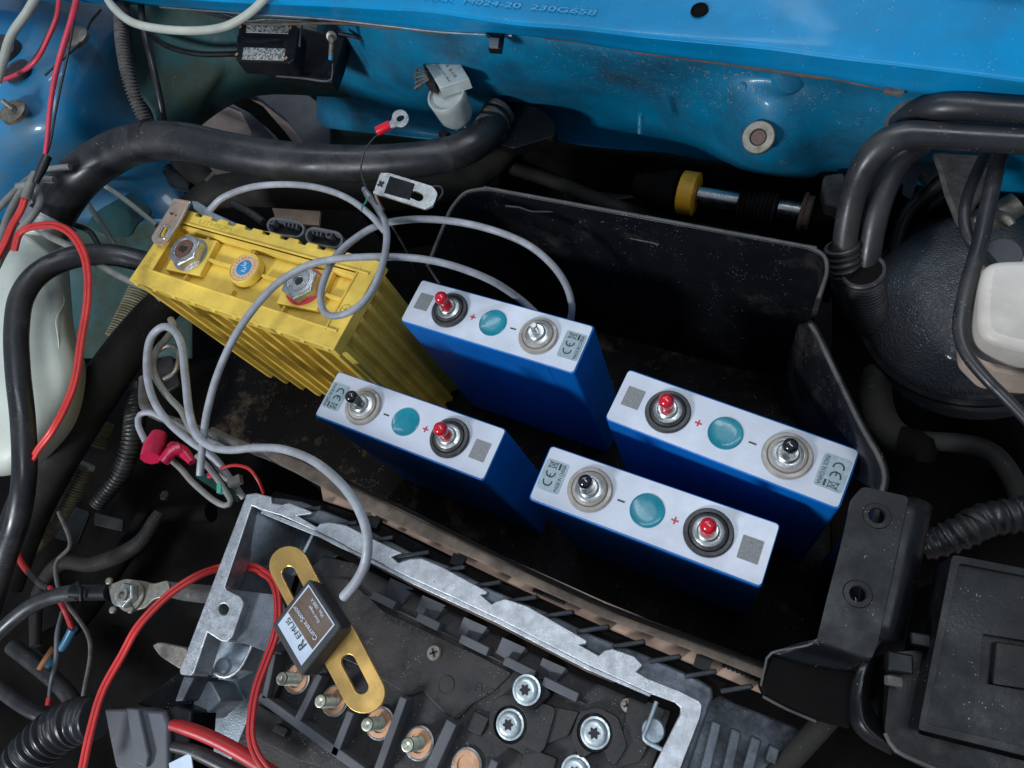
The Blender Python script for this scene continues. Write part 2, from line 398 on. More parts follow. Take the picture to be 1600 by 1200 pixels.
# cross member on top: flat upper face, crisp fold, lip
lipx = [-60, 100, 250, 380, 500, 600, 700, 800, 900, 1000, 1100, 1200, 1300, 1400, 1500, 1640]
fold = [(-60,-14),(100,-8),(250,-4),(380,4),(500,9),(600,15),(675,20),(800,38),(900,46),(1000,58),(1100,68),(1200,78),(1300,92),(1400,104),(1500,116),(1640,134),(1950,170)]
lip = [(-60,-4),(100,3),(250,9),(380,19),(500,27),(600,38),(690,48),(800,54),(900,66),(1000,82),(1100,94),(1200,108),(1300,122),(1400,142),(1500,150),(1640,160),(1950,196)]
sheet('cross_member', [[(x, y-130, .128) for x, y in fold], [(x, y-60, .122) for x, y in fold], [(x, y-12, .119) for x, y in fold], [(x, y-2, .1175) for x, y in fold],
      [(x, y+2, .1155) for x, y in fold], [(a[0], (a[1]+b[1])/2+1, .106) for a, b in zip(fold, lip)], [(x, y, .096) for x, y in lip],
      [(x, y-1, .085) for x, y in lip]], M['blue'], car, n=4)
text('lettering', 'MAR  M024-20  230G658', (664,-4), (932,20), .1212, M['stamp'], car, hgt=.0052)
# rusty seam under the lip
tube('seam', [(x, y+1, .0935) for x, y in [(850,60),(900,66),(950,73),(1000,82),(1050,88),(1100,94),(1150,101),(1190,107),(1215,110),(1240,113),(1270,118),(1300,122),(1350,132),(1400,142)]], [1,1.4,1.2,2,1.3,1.6,2,3.5,3,4.6,4.2,2.6,3.2,2], M['rust'], car, seg=8, wob=.0012)
tube('seam', [(x, y+2, .094) for x, y in lip[2:8]], 1.6, M['alub'], car, seg=8)
tube('seam', [(300,14,.092),(350,27,.092),(400,38,.09),(520,36,.09),(600,43,.09),(700,52,.09)], 2.2, M['rust'], car, seg=8)
tube('edge_strip', [(300,10,.09),(350,22,.09),(385,33,.088),(420,30,.088),(500,35,.088),(620,44,.088),(690,50,.088)], 2.0, M['chrome'], car, seg=8)
# oval hole in the cross member
lathe('drain_hole', W(1093,16,.1222), (0,-.1,1), [(.0066,0),(.0062,.0012),(.0054,.0009),(.005,-.001),(0,-.0012)], M['grime_shade'], car, seg=24)
# rear wall with dents
def wr(dy, z, f=None):
    out = []
    for x, y in [(495,27)]+lip[5:]:
        zz = z + (f(x) if f else 0) - (.06 if x < 500 else 0); out.append((x, y+dy, zz))
    return out
bulge = lambda x: .045*math.exp(-((x-1185)/90)**2) - .035*math.exp(-((x-960)/150)**2) + .02*math.exp(-((x-1400)/80)**2)
b2 = lambda x: .062*math.exp(-((x-1190)/62)**2) - .045*math.exp(-((x-950)/160)**2)-.03*math.exp(-((x-600)/200)**2)
sheet('rear_wall', [wr(-3, .092), wr(16, .078), wr(52, .048, lambda x: bulge(x)*.5), wr(88, .012, bulge), wr(125, -.025, b2), wr(158, -.06, lambda x: b2(x)*.8), wr(172, -.09)],
      M['bluewall'], car, n=6)
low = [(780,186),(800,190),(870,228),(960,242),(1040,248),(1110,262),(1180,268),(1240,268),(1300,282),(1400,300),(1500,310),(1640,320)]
sheet('lower_wall_shade', [[(x, y-8, -.040) for x, y in low], [(x, y+6, -.050) for x, y in low], [(x, y+60, -.10) for x, y in low], [(x, y+150, -.2) for x, y in low]], M['grime_shade'], car, n=4)  # black sheet stands in for the shade low on the blue wall
lathe('bushing', W(1185,215,.050), (-.25,-.55,.85), [(.0125,-.004),(.0125,.0015),(.0118,.0022),(.0068,.0022),(.0062,.0016),(.006,-.003),(0,-.003)], M['oldzinc'], car, seg=32)
lathe('bushing_core', W(1185,215,.0503), (-.25,-.55,.85), [(.0058,-.003),(.0055,.0008),(.003,.0014),(0,.0012)], M['rust'], car, seg=20)
tube('screw', [(1001,178,.045),(1000,206,.02)], 4.2, M['bluewall'], car, seg=12, corr=(.0022,.35))
lathe('screw_head', W(1001,178,.045), (0,.2,1), [(.0026,-.001),(.0026,.0006),(.001,.0012),(0,.0012)], M['bluewall'], car, seg=6)
lathe('flap_bump', W(1236,118,.085), (.2,-.7,.6), [(.014,-.003),(.012,.001),(.006,.003),(0,.0035)], M['bluewall'], car)
# black rubber seal flaps and clips
prism('clip', [(756,48),(786,49),(782,76),(762,75),(770,68),(770,60)], .098, .006, M['plastic'], car, bev=.0005)
prism('clip', [(764,58),(780,59),(778,74),(764,73)], .100, .002, M['greyrub'], car, bev=.0004)
prism('clip', [(1385,126),(1418,129),(1412,147),(1381,143)], .099, .003, M['tape'], car, bev=.0004)
# strut tower and inner wing on the left
Z = [[.070,.072,.070,.062,.045,.015,-.02],[.078,.080,.077,.072,.062,.046,.02],[.078,.080,.076,.070,.054,.026,-.02],[.070,.070,.064,.052,.028,-.01,-.06],
     [.046,.044,.034,.014,-.020,-.055,-.09],[.000,-.008,-.035,-.065,-.09,-.115,-.14],[-.065,-.075,-.095,-.115,-.135,-.15,-.165],[-.13,-.14,-.15,-.165,-.18,-.19,-.20],[-.20,-.20,-.21,-.22,-.22,-.23,-.23]]
ys = [-30, 40, 100, 160, 220, 285, 350, 430, 560]
xr = [(-60,215),(-60,200),(-60,205),(-60,222),(-60,262),(-60,285),(-60,300),(-60,300),(-60,300)]
frac = [0,.2,.38,.54,.70,.86,1]
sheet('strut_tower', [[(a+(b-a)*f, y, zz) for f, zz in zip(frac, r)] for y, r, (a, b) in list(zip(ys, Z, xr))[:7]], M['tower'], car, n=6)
sheet('lower_wing', [[(a+(b-a)*f, y, zz-.006) for f, zz in zip(frac, r)] for y, r, (a, b) in list(zip(ys, Z, xr))[5:]], M['bluegreen'], car, n=6)  # grimy paint, darker here also for the weak light low on the wing
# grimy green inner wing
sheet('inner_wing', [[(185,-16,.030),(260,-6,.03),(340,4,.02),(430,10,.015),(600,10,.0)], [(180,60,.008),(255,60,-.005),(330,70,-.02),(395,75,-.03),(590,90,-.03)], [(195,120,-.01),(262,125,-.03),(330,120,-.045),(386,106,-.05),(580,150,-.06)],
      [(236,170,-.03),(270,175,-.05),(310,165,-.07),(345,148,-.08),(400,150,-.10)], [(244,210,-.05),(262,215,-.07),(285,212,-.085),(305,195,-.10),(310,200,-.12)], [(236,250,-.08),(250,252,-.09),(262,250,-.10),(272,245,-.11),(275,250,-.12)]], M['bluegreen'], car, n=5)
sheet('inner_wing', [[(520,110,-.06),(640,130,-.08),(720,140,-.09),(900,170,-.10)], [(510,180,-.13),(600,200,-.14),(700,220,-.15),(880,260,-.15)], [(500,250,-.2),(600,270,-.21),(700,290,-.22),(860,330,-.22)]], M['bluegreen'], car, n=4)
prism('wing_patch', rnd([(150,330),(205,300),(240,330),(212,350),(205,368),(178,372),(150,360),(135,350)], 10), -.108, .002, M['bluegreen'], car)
prism('wheel_arch_liner', [(360,118),(405,112),(450,125),(498,160),(517,190),(516,228),(478,228),(445,185),(400,150),(345,140)], -.14, .012, M['greyrub'], car, bev=.002)
prism('arch_edge', [(338,145),(360,138),(410,165),(445,205),(470,240),(452,240),(425,205),(385,170)], -.15, .01, M['grime_shade'], car, bev=.001)
prism('added_lit_floor_panel', [(300,210),(312,185),(350,150),(400,160),(470,215),(475,262),(400,300),(340,285),(262,262)], -.23, .004, M['floor'], car)  # added stand-in for the lit concrete floor, too dark at its real depth
prism('arch_edge', [(318,150),(345,148),(395,175),(428,215),(430,236),(390,236),(392,205),(375,172)], -.20, .006, M['greyrub'], car, bev=.001)
# lower frame behind the tray and dark engine mass
prism('subframe', [(560,250),(800,210),(900,190),(1300,262),(1320,400),(1250,385),(760,290),(560,330)], -.16, .10, M['grime_shade'], car, bev=.003)
lathe('star_bolt', W(1013,257,-.06), (0,-.4,1), [(.0088,-.02),(.0088,0),(.0078,.002),(.0035,.002),(.003,-.002),(0,-.002)], M['grime_shade'], car, seg=24)
lathe('star_bolt_base', W(1013,262,-.066), (0,-.4,1), [(.016,-.06),(.014,-.003),(.011,0),(0,0)], M['grime_shade'], car, seg=24)
prism('mount_plate', rnd([(780,146),(848,172),(868,190),(868,212),(800,232),(770,220)], 8), -.025, .012, M['plastic'], car, bev=.001)
for (x, y, r, z) in ((118,57,18,.079),(20,174,19,.073)):
    k = ppm(x, y, z)
    lathe('washer', W(x, y, z), (.1,-.1,1), [(r*k*1.15,-.004),(r*k*1.15,.0012),(r*k*1.0,.002),(r*k*.45,.0025),(0,.0025)], M['oldzinc'], car, seg=28)
nt_ = thing('strut_nut', 'corroded hex nut and stud on the blue strut tower at the left edge', 'nut', W(18,168,.066))
lathe('nut', W(20,171,.076), (.1,-.1,1), [(.0052,-.001),(.0052,.0055),(.0045,.0065),(.003,.0065)], M['oldzinc'], nt_, seg=6, bev=.0003)
lathe('stud', W(19,169,.080), (-.25,.15,1), [(.0028,0),(.0028,.011),(.0022,.012),(0,.012)], M['oldzinc'], nt_, seg=14)
cap = lathe('rubber_dome', W(5,78,.085), (.3,-.3,1), [(.022,-.02),(.021,0),(.017,.006),(.008,.0085),(0,.009)], M['rubber'], None, seg=30)
tag(cap, 'round black rubber strut cap at the upper left edge', 'cap')
ap = lathe('strut_opening', W(26,110,.0805), (.05,-.05,1), [(.0168,-.003),(.0168,.0010),(.0150,.0014),(.0140,.0004),(0,.0002)], M['rubber'], car, seg=36)
# ------------------------------------------------------------------ battery tray
tray = thing('battery_tray', 'large empty-looking black battery box holding the four blue cells', 'battery tray', (0, .2, -.207))
RZ = .030; FZ = -.2075
rimback = rnd([(650,452),(668,416),(704,326),(726,300),(760,294),(1000,338),(1268,387),(1290,400),(1293,425),(1283,455),(1264,508)], 12)[7:-5]
flare = [(1264,508),(1275,520),(1340,655),(1372,712),(1382,745),(1376,775)]
near = [(1330,1098),(1196,1041),(1095,1003),(945,947),(780,870),(640,800),(560,762),(470,714),(400,688)]
wall('back_wall', rimback, RZ, FZ, .0035, M['tray'], tray)
tube('rim', [W(x, y, RZ-.001) for x, y in rimback], .0017, M['rim'], tray, px=False, seg=8)
# the flared right wall: from the rim down to the floor
fl = [W(x, y, RZ) for x, y in flare]
base = [W(1250,505,-.02), W(1236,545,-.06), W(1218,610,-.12), W(1222,640,-.15), W(1240,660,-.17), W(1262,680,-.18)]
sheet('flared_wall', [fl, [(a*.5+b*.5)-Vector((.004,0,0)) for a, b in zip(fl, base)], base], M['tray'], tray, n=4, solid=.003)
tube('rim', [W(x, y, RZ) for x, y in flare], .0016, M['rim'], tray, px=False, seg=8)
tube('rib', [(1276,522,.026),(1300,575,.010),(1325,625,-.004),(1338,662,-.012)], 2.6, M['plastic'], tray, seg=8)
wall('near_wall', near, RZ, FZ, .0035, M['tray'], tray)
tube('rim', [W(x, y, RZ-.001) for x, y in near], .0017, M['grime_shade'], tray, px=False, seg=8)
wall('right_wall', [W(1376,775,RZ), W(1350,900,RZ), W(1330,1110,RZ)], RZ, FZ, .0035, M['tray'], tray)
prism('floor', [Vector((*W(x, y, RZ).xy, FZ)) for x, y in [(560,330),(730,294),(1290,395),(1380,740),(1330,1110),(1197,1064),(560,764),(330,640),(60,560),(150,350),(420,250)]], RZ, .003, M['traydirt'], tray)
for p in ([(790,322,.018),(812,324,.017),(832,330,.013),(872,330,.016)],): 
    tube('scuff', p, 1.6, M['rim'], tray, seg=6)
tube('moulding', [(985,372,.0),(1030,382,-.001)], 1.5, M['rim'], tray, seg=6)
# dirty flange outside the near rim
fln = prism('flange', [(392,690),(470,718),(560,765),(640,803),(780,873),(945,950),(1095,1006),(1197,1044),(1193,1061),(1091,1020),(945,966),(829,915),(755,880),(640,829),(548,786),(420,716)], .024, .006, M['brown'], tray, bev=.001)
tan = thing('added_tan_ground_strip', 'added tan strip with a toothed edge, standing in for lit ground between tray and finned casting', 'ground_strip', W(860,930,-.03))  # added strip; real ground in this gap would go black in the shade
prism('strip', [(500,755),(540,765),(640,800),(755,855),(945,940),(1091,1000),(1200,1045),(1200,1088),(1085,1040),(940,978),(800,914),(690,861),(575,806),(505,782)], .010, .004, M['tan'], tan)
def teeth(a, b, n, z, parent):
    A, B = V(a, z), V(b, z)
    for i in range(n):
        lathe('tooth', A.lerp(B, i/(n-1)), (0,0,1), [(.0014,-.004),(.0014,.0005),(0,.0008)], M['plastic'], parent, seg=8)
teeth((835,922), (880,941), 9, .0125, tan); teeth((1132,1040), (1188,1063), 9, .0125, tan)
for x, y, l in ((585,808,1),(716,868,1),(1098,1028,1)): box('dark_block', W(x, y+8, .014), (.010,.008,.004), M['plastic'], tan, -.4)
# ------------------------------------------------------------------ blue cells
CELLS = [(-.1487,.2908,-24.84),(-.2247,.2062,-24.41),(.0306,.1715,-28.02),(-.0304,.118,-24.20)]
LABELS = ['blue cell behind the others whose silver minus stud has no cap',
          'blue cell with red and black caps right beside the yellow battery',
          'rightmost blue cell with its red cap at the left and black cap at the right',
          'nearest blue cell, black cap at the left, red cap at the right']
WD = .046; LN = .174
def make_cell():
    r = thing('battery_cell', LABELS[0], 'battery cell', (0,0,0), 'blue battery cells standing in the tray')
    poly = rnd([(-LN/2,-WD/2),(LN/2,-WD/2),(LN/2,WD/2),(-LN/2,WD/2)], .0035, 5)
    prism('case', [Vector((x, y, -.0008)) for x, y in poly], 0, .2062, M['cell'], r, bev=.0010)
    lp = rnd([(-LN/2+.0006,-WD/2+.0010),(LN/2-.0012,-WD/2+.0010),(LN/2-.0012,WD/2-.0014),(-LN/2+.0006,WD/2-.0014)], .003, 4)
    prism('top_label', [Vector((x, y, 0)) for x, y in lp], 0, .0012, M['white'], r, bev=.0002)
    box('wrap_seam', (.062,-WD/2-.0001,-.104), (.0012,.0006,.200), M['cell'], r)
    box('wrap_seam', (LN/2+.0001,.006,-.104), (.0006,.0010,.200), M['cell'], r)
    lathe('vent_film', (0,0,0), (0,0,1), [(.0126,-.0004),(.0126,.0006),(.0120,.0009),(.0112,.0005),(.006,.0002),(0,.0002)], M['teal'], r, seg=36)
    for sx, pos in ((-1,True),(1,False)):
        c = Vector((sx*.0445, 0, 0)); k = 1 if pos else 1
        t = lathe('terminal', c, (0,0,1), [(.0172,0),(.0172,.0016),(.0162,.0030),(.0140,.0033),(.0132,.0022),(.0128,.0042),(.0112,.0050),(.0100,.0048),(.0098,.0040),(0,.0040)],
                  M['blackring' if pos else 'beige'], r, seg=40, smooth=30)
        tag(t, 'black ringed plus terminal' if pos else 'beige ringed minus terminal')
        lathe('nut', c+Vector((0,0,.004)), (0,0,1), [(.0106,0),(.0106,.0010),(.0092,.0017),(.0078,.0020),(.0075,.0042),(.0066,.0050),(0,.0050)], M['zinc'], t, seg=22, smooth=30)
        pr = [(.0031,0)]
        for i in range(18):
            pr += [(.0031,.0005*i+.0002),(.0026,.0005*i+.0004)]
        pr += [(.0028,.0094),(.0024,.0112),(0,.0114)]
        lathe('stud', c+Vector((0,0,.0084)), (0,0,1), pr, M['zinc'], t, seg=14)
        if pos: cp = lathe('cap', c+Vector((0,0,.0086)), (0,0,1), [(.0054,-.001),(.0055,.001),(.0046,.006),(.0048,.0095),(.0057,.0122),(.0056,.0150),(.0044,.0172),(.0020,.0183),(0,.0184)], M['redcap'], t, seg=26, smooth=60); tag(cp, 'red vinyl cap')
        else: cp = lathe('cap', c+Vector((0,0,.0086)), (0,0,1), [(.0048,-.001),(.0049,.001),(.0048,.010),(.0054,.0125),(.0053,.0152),(.0042,.0173),(.0020,.0183),(0,.0184)], M['blackcap'], t, seg=26, smooth=60); tag(cp, 'black vinyl cap')
    box('plus_mark', (-.0205,0,.00015), (.0052,.0011,.0004), M['redink'], r); box('plus_mark', (-.0205,0,.00017), (.0011,.0052,.0004), M['redink'], r)
    box('minus_mark', (.0200,0,.00015), (.0056,.0011,.0004), M['ink'], r)
    prism('code_sticker', [Vector((-.0735+x, .001+y, .0003)) for x, y in rnd([(-.0070,-.0082),(.0070,-.0082),(.0070,.0082),(-.0070,.0082)], .0004)], 0, .0004, M['code'], r)
    s = prism('approval_sticker', [Vector((.0755+x, y, .0004)) for x, y in rnd([(-.0092,-.0122),(.0092,-.0122),(.0092,.0122),(-.0092,.0122)], .0020)], 0, .0004, M['sticker'], r)
    def P(u, v): return Vector((.0755+u, v, .0004))
    text('lettering', 'MADE IN CHINA', P(.0062,-.0108), P(.0062,.0110), 0, M['ink'], s, hgt=.0030, th=.00012)
    # C and E arcs (reading towards +v)
    def arc(cx, cy, rr, name='lettering'):
        pts = [P(cx-math.sin(a)*rr*1.0, cy-math.cos(a)*rr) for a in [math.radians(d) for d in range(-60+0, 241-0, 15)]]
        pts = [P(cx+math.cos(math.radians(d))*rr, cy+math.sin(math.radians(d))*rr) for d in range(165, 376, 14)]
        L = [];R_ = []
        for i, p in enumerate(pts):
            n_ = (p-P(cx, cy)).normalized()*.00055; L.append(p+n_+Vector((0,0,.00012))); R_.append(p-n_+Vector((0,0,.00012)))
        q = len(L); mesh(name, L+R_, [[i,i+1,q+i+1,q+i] for i in range(q-1)], M['ink'], s, 0)
    arc(-.0022,-.0048,.0034); arc(-.0022,.0022,.0034)
    def bar(a, b, wd):
        A, B = P(*a), P(*b); n_ = Vector((-(B-A).y, (B-A).x, 0)).normalized()*wd/2; z_ = Vector((0,0,.00013))
        mesh('symbol', [A+n_+z_, A-n_+z_, B-n_+z_, B+n_+z_], [[0,1,2,3]], M['ink'], s, 0)
    bar((-.0060,-.0012),(-.0040,-.0012),.0001)
    bar((-.0022,-.0012+.0002),(-.0022,.0016),.0009)
    for a, b in (((-.0065,.0058),(.0012,.0112)),((-.0065,.0112),(.0012,.0058)),((-.0058,.0062),(-.0050,.0105)),((-.0050,.0105),(.0006,.0100)),((.0006,.0100),(.0002,.0068)),((.0002,.0068),(-.0058,.0062))): bar(a, b, .00045)
    bar((.0030,.0060),(.0030,.0110),.0015)
    return r
proto = make_cell()
CEL = [proto]+[copy_tree(proto) for i in range(3)]
for i in (1, 2, 3): CEL[i]['label'] = LABELS[i]
for i, o in enumerate(CEL):
    x, y, a = CELLS[i]
    o.location = (x, y, 0); o.rotation_euler = (0, 0, math.radians(a + (180 if i in (1, 3) else 0)))
    if i in (2, 3):     # approval sticker applied the other way round
        for ch in o.children:
            if ch.name.startswith('approval_sticker'): ch.rotation_euler = (0, 0, math.pi)
# the first cell has no cap on its minus stud
for t in CEL[0].children:
    if t.name.startswith('terminal') and 'minus' in t['label']:
        for c in list(t.children):
            if c.name.startswith('cap'): bpy.data.objects.remove(c)
# ------------------------------------------------------------------ yellow battery
YA = math.radians(-24.7); YC = Vector((-.3356,.3179,.0904)); YL, YW = .234, .0805
yb = thing('yellow_battery', 'ribbed yellow battery block with two large hex nut terminals', 'battery', (YC.x, YC.y, YC.z-.2057))
yu = Vector((math.cos(YA), math.sin(YA), 0)); yv = Vector((-math.sin(YA), math.cos(YA), 0))
def Y(u, v, z=0): return YC+yu*u+yv*v+Vector((0,0,z))
def yrect(a, b, c, d, z, r=0):
    pts = [(a,c),(b,c),(b,d),(a,d)]
    if r: pts = rnd(pts, r, 3)
    return [Y(x, y, z) for x, y in pts]
hl, hw = YL/2, YW/2
# top frame, notched along the far edge
edge = []
n = 11
for i in range(n):
    x0 = hl-.004-i*(YL-.008)/n; wdt = (YL-.008)/n
    edge += [(x0, hw), (x0-wdt*.55, hw), (x0-wdt*.60, hw-.0032), (x0-wdt*.95, hw-.0032)]
outer = [(-hl,-hw),(hl,-hw),(hl,hw)]+edge+[(-hl,hw)]
prism('top_frame', [Y(x, y, 0) for x, y in outer], 0, .012, M['yellow'], yb, holes=[yrect(-hl+.016, hl-.016, -hw+.015, hw-.013, 0)], bev=.0006)
prism('recess_floor', yrect(-hl+.014, hl-.014, -hw+.013, hw-.011, -.0085), 0, .005, M['yellow'], yb)
bd = prism('body', yrect(-hl+.005, hl-.005, -hw+.0085, hw-.004, -.012), 0, .1937, M['yellow'], yb)
nr = 10
for i in range(nr):
    u = -hl+.008+i*(YL-.016)/(nr-1)
    vs = []
    for zt in (-.0125, -.2057):
        for du, dv in ((-.0072,-hw+.0090),(-.0034,-hw+.0006),(.0030,-hw+.0006),(.0050,-hw+.0090)):
            vs.append(Y(u+du, dv, zt))
    mesh('rib', vs, [[0,1,5,4],[1,2,6,5],[2,3,7,6],[3,2,1,0],[4,5,6,7],[0,4,7,3]], M['yellow'], yb, 0, bev=.0005)
    vs = [Y(u-.003,-hw+.001,.0004), Y(u+.003,-hw+.001,.0004), Y(u+.002,-hw-.0012,-.003), Y(u-.002,-hw-.0012,-.003), Y(u-.003,-hw+.002,-.012), Y(u+.003,-hw+.002,-.012)]
    mesh('rib_head', vs, [[0,1,2,3],[3,2,5,4],[0,3,4],[1,5,2],[0,4,5,1]], M['yellow'], yb, 0)
for sgn in (1, -1):
    for i in range(6):
        v = -hw+.008+i*(YW-.016)/5; vs = []
        for zt in (-.0125, -.2057):
            for du, dv in ((-.005,-.0055),(.0008,-.002),(.0008,.002),(-.005,.0055)):
                vs.append(Y(sgn*(hl+du-.0008), v+dv, zt))
        mesh('end_rib', vs, [[0,1,5,4],[1,2,6,5],[2,3,7,6],[3,2,1,0],[4,5,6,7],[0,4,7,3]], M['yellow'], yb, 0, bev=.0004)
T1 = W(297,397,YC.z-.001); T2 = W(475,447,YC.z-.001); TC = W(383,420,YC.z-.001)
def loc(p): d = p-YC; return d.dot(yu), d.dot(yv)
for nm, T, pc in (('a', T1, M['bronze']), ('b', T2, M['zinc'])):
    u, v = loc(T)
    box('terminal_pad', Y(u, v, -.0055), (.040,.036,.006), M['yellow'], yb, YA+.12, bev=.0008)
    t = lathe('terminal', Y(u, v, -.0026), (0,0,1), [(.0168,0),(.0168,.0012),(0,.0012)], M['zinc'] if nm == 'a' else M['redpaint'], yb, seg=30)
    tag(t, 'left terminal with a bronze socket' if nm == 'a' else 'right terminal with red paint round its nut')
    lathe('hex_nut', Y(u, v, -.0014), (0,0,1), [(.0163,0),(.0163,.0072),(.0150,.0084),(.0098,.0085),(.0094,.0078),(0,.0078)], M['zinc'], t, seg=6, rot=.35, smooth=20, bev=.0003)
    lathe('collar', Y(u, v, .006), (0,0,1), [(.0137,0),(.0134,.0014),(.0104,.0018),(.0098,.0005),(0,.0005)], M['zinc'], t, seg=36)
    lathe('socket', Y(u, v, .0064), (0,0,1), [(.0093,0),(.0090,.0012),(.0046,.0014),(.0042,-.004),(0,-.004)], pc, t, seg=26)
    lathe('socket_hole', Y(u, v, .0066), (0,0,1), [(.0036,0),(.0036,.0004),(0,.0004)], M['ink'], t, seg=14)
u, v = loc(TC)
vc = lathe('vent_cap', Y(u, v, -.006), (0,0,1), [(.0150,0),(.0148,.0062),(.0140,.0072),(.0132,.0072),(.0128,.0064),(0,.0064)], M['yellow'], yb, seg=40)
lathe('cap_sticker', Y(u, v, .0004), (0,0,1), [(.0124,0),(.0124,.0003),(0,.0003)], M['peach'], vc, seg=36)
lathe('cap_emblem', Y(u, v, .0007), (0,0,1), [(.0073,0),(.0073,.0003),(0,.0003)], M['bluestick'], vc, seg=30)
p = Y(u, v, .00105)
text('lettering', '3', p+yu*-.004+yv*.003, p+yu*.001+yv*.003, 0, M['white'], vc, hgt=.004, th=.0001)
text('lettering', '2', p+yu*-.001+yv*-.0015, p+yu*.004+yv*-.0015, 0, M['white'], vc, hgt=.0045, th=.0001)
for k in range(20):
    a = k*math.pi/10
    box('emblem_dot', p+Vector((math.cos(a), math.sin(a), 0))*.0100+Vector((0,0,-.0001)), (.0013,.0006,.0003), M['copper'], vc, a)
# webs inside the recess
for (a, b) in ((-.101,-.087),(-.050,-.018),(.014,.050),(.083,.101)):
    box('web', Y((a+b)/2, .002, -.0058), (abs(b-a)+.004,.0026,.005), M['yellow'], yb, YA, bev=.0004)
for a in (-.066,-.010,.048):
    box('web', Y(a, hw-.021, -.0058), (.0022,.016,.005), M['yellow'], yb, YA, bev=.0004)
    box('web', Y(a+.002, -hw+.018, -.0062), (.0022,.010,.005), M['yellow'], yb, YA, bev=.0004)
tube('inner_rim', [Y(x, y, .0002) for x, y in rnd([(-hl+.016,-hw+.015),(hl-.016,-hw+.015),(hl-.016,hw-.013),(-hl+.016,hw-.013)], .002)+[(-hl+.018,-hw+.015)]], .0011, M['yellow'], yb, px=False, seg=8)
box('ledge', Y(0, hw-.0165, -.004), (YL-.034,.004,.006), M['yellow'], yb, YA, bev=.0006)
text('lettering', 'LIFEYPO4', Y(-hl+.009,-hw+.018), Y(-hl+.009,hw-.028), 0, M['yellowdk'], yb, hgt=.0048)
text('lettering', 'LITHIUM', Y(-hl+.034,hw-.0075), Y(-hl+.074,hw-.0075), 0, M['yellowdk'], yb, hgt=.0042)
q = Y(hl-.0085, -hw+.033, .0002)
lathe('polarity_ring', q, (0,0,1), [(.0048,0),(.0048,.0003),(.0042,.0003),(.0042,0)], M['yellowdk'], yb, seg=24, cap=False)
box('polarity_mark', q, (.0055,.0007,.0006), M['yellowdk'], yb, YA); box('polarity_mark', q, (.0007,.0055,.0006), M['yellowdk'], yb, YA)
YK = 1.1522; YN = W(800+F*(YC-Vector((0,0,H))).dot(CR)/(YC-Vector((0,0,H))).dot(CF), 600+F*(YC-Vector((0,0,H))).dot(CD)/(YC-Vector((0,0,H))).dot(CF), .0302)
yb.location = YN-Vector((0,0,.2057*YK)); yb.scale = (YK, YK, YK)      # true size of the block, standing on the tray floor
# link plate and strap on the corner of the yellow battery
lp = thing('link_plate', 'worn copper link plate with two slots on the yellow battery corner', 'metal plate', W(268,348,.036))
prism('plate', rnd([(272,312),(296,316),(262,376),(252,383),(240,380),(236,371)], 3), .039, .0022, M['coppernickel'], lp, holes=[stad((253.5,366),(258,357),4.3), stad((267,333),(274,336),2.3)], bev=.0005)
prism('eyelet', stad((253.5,366),(258,357),7), .0398, .0014, M['zinc'], lp, holes=[stad((253.5,366),(258,357),4.3)], bev=.0003)
tube('side_flange', [(297,316,.0375),(281,345,.0375),(264,374,.0375)], 2.4, M['zinc'], lp, seg=8)
tube('top_roll', [(273,313,.0375),(296,317,.0375)], 3.2, M['coppernickel'], lp, seg=10)
st = prism('strap', [(298,313),(308,314),(318,320),(330,330),(360,344),(402,362),(396,370),(368,360),(336,347),(322,345),(316,338),(302,326)], .024, .004, M['alub'], None, bev=.0012)
tag(st, 'dirty galvanised strap lying behind the notched edge of the yellow battery', 'strap')
# ------------------------------------------------------------------ motor controller casting
ctl = thing('motor_controller', 'finned cast aluminium casing with open black terminal board', 'motor controller', W(760,1060,-.10))
ZI = .020
outer = [(385,772),(400,770),(424,776),(424,786),(440,788),(452,785),(488,800),(485,803),(464,806),(495,824),(499,818),(515,815),(540,820),(575,838),(628,864),(610,870),(622,879),(640,873),(660,872),(690,885),(762,924),(760,929),(752,930),(768,944),(775,939),(790,935),(825,947),(917,1000),(916,1007),(907,1008),(935,1024),(944,1016),(957,1013),(990,1024),(1005,1040),(994,1050),(1011,1059),(1060,1078),(1092,1094),(1098,1102),(1096,1115),(1040,1260),(990,1260),(1062,1116),(1063,1106),(1054,1098),(1018,1085),(990,1072),(920,1040),(780,968),(700,930),(640,903),(560,863),(500,833),(440,806),(410,797),(393,790),
         (351,917),(354,922),(375,932),(381,942),(363,995),(355,1003),(345,1002),(324,988),(303,1052),(298,1056),(282,1054),(280,1048)]
prism('rim', outer, ZI, .020, M['alu'], ctl, holes=[[(349+math.cos(a)*8, 952+math.sin(a)*9) for a in [math.pi*2*i/16 for i in range(16)]]], bev=.0008)
prism('side_skirt', [(383,774),(440,778),(470,783),(500,795),(560,820),(640,862),(700,884),(770,922),(850,955),(930,994),(1010,1024),(1090,1060),(1113,1075),(1114,1090),(1055,1260),(1040,1260),(1094,1105),(1085,1096),(1000,1060),(900,1005),(780,948),(640,885),(500,820),(400,785)], ZI-.005, .085, M['aludark'], ctl, bev=.0015)
prism('step_rail', [(410,796),(500,832),(560,861),(640,902),(780,967),(920,1040),(1018,1084),(1015,1089),(916,1046),(777,974),(637,909),(556,868),(497,839),(407,802)], ZI-.0035, .008, M['alu'], ctl, bev=.0005)
prism('rust_line', [(560,866),(640,907),(780,973),(920,1045),(960,1062),(958,1067),(917,1050),(777,978),(637,912),(558,871)], ZI-.008, .004, M['brown'], ctl)
prism('inner_shade_wall', [(500,838),(560,868),(640,908),(780,976),(920,1047),(1015,1090),(1008,1100),(914,1060),(773,988),(632,920),(552,880),(492,850)], ZI-.022, .02, M['grime_shade'], ctl)
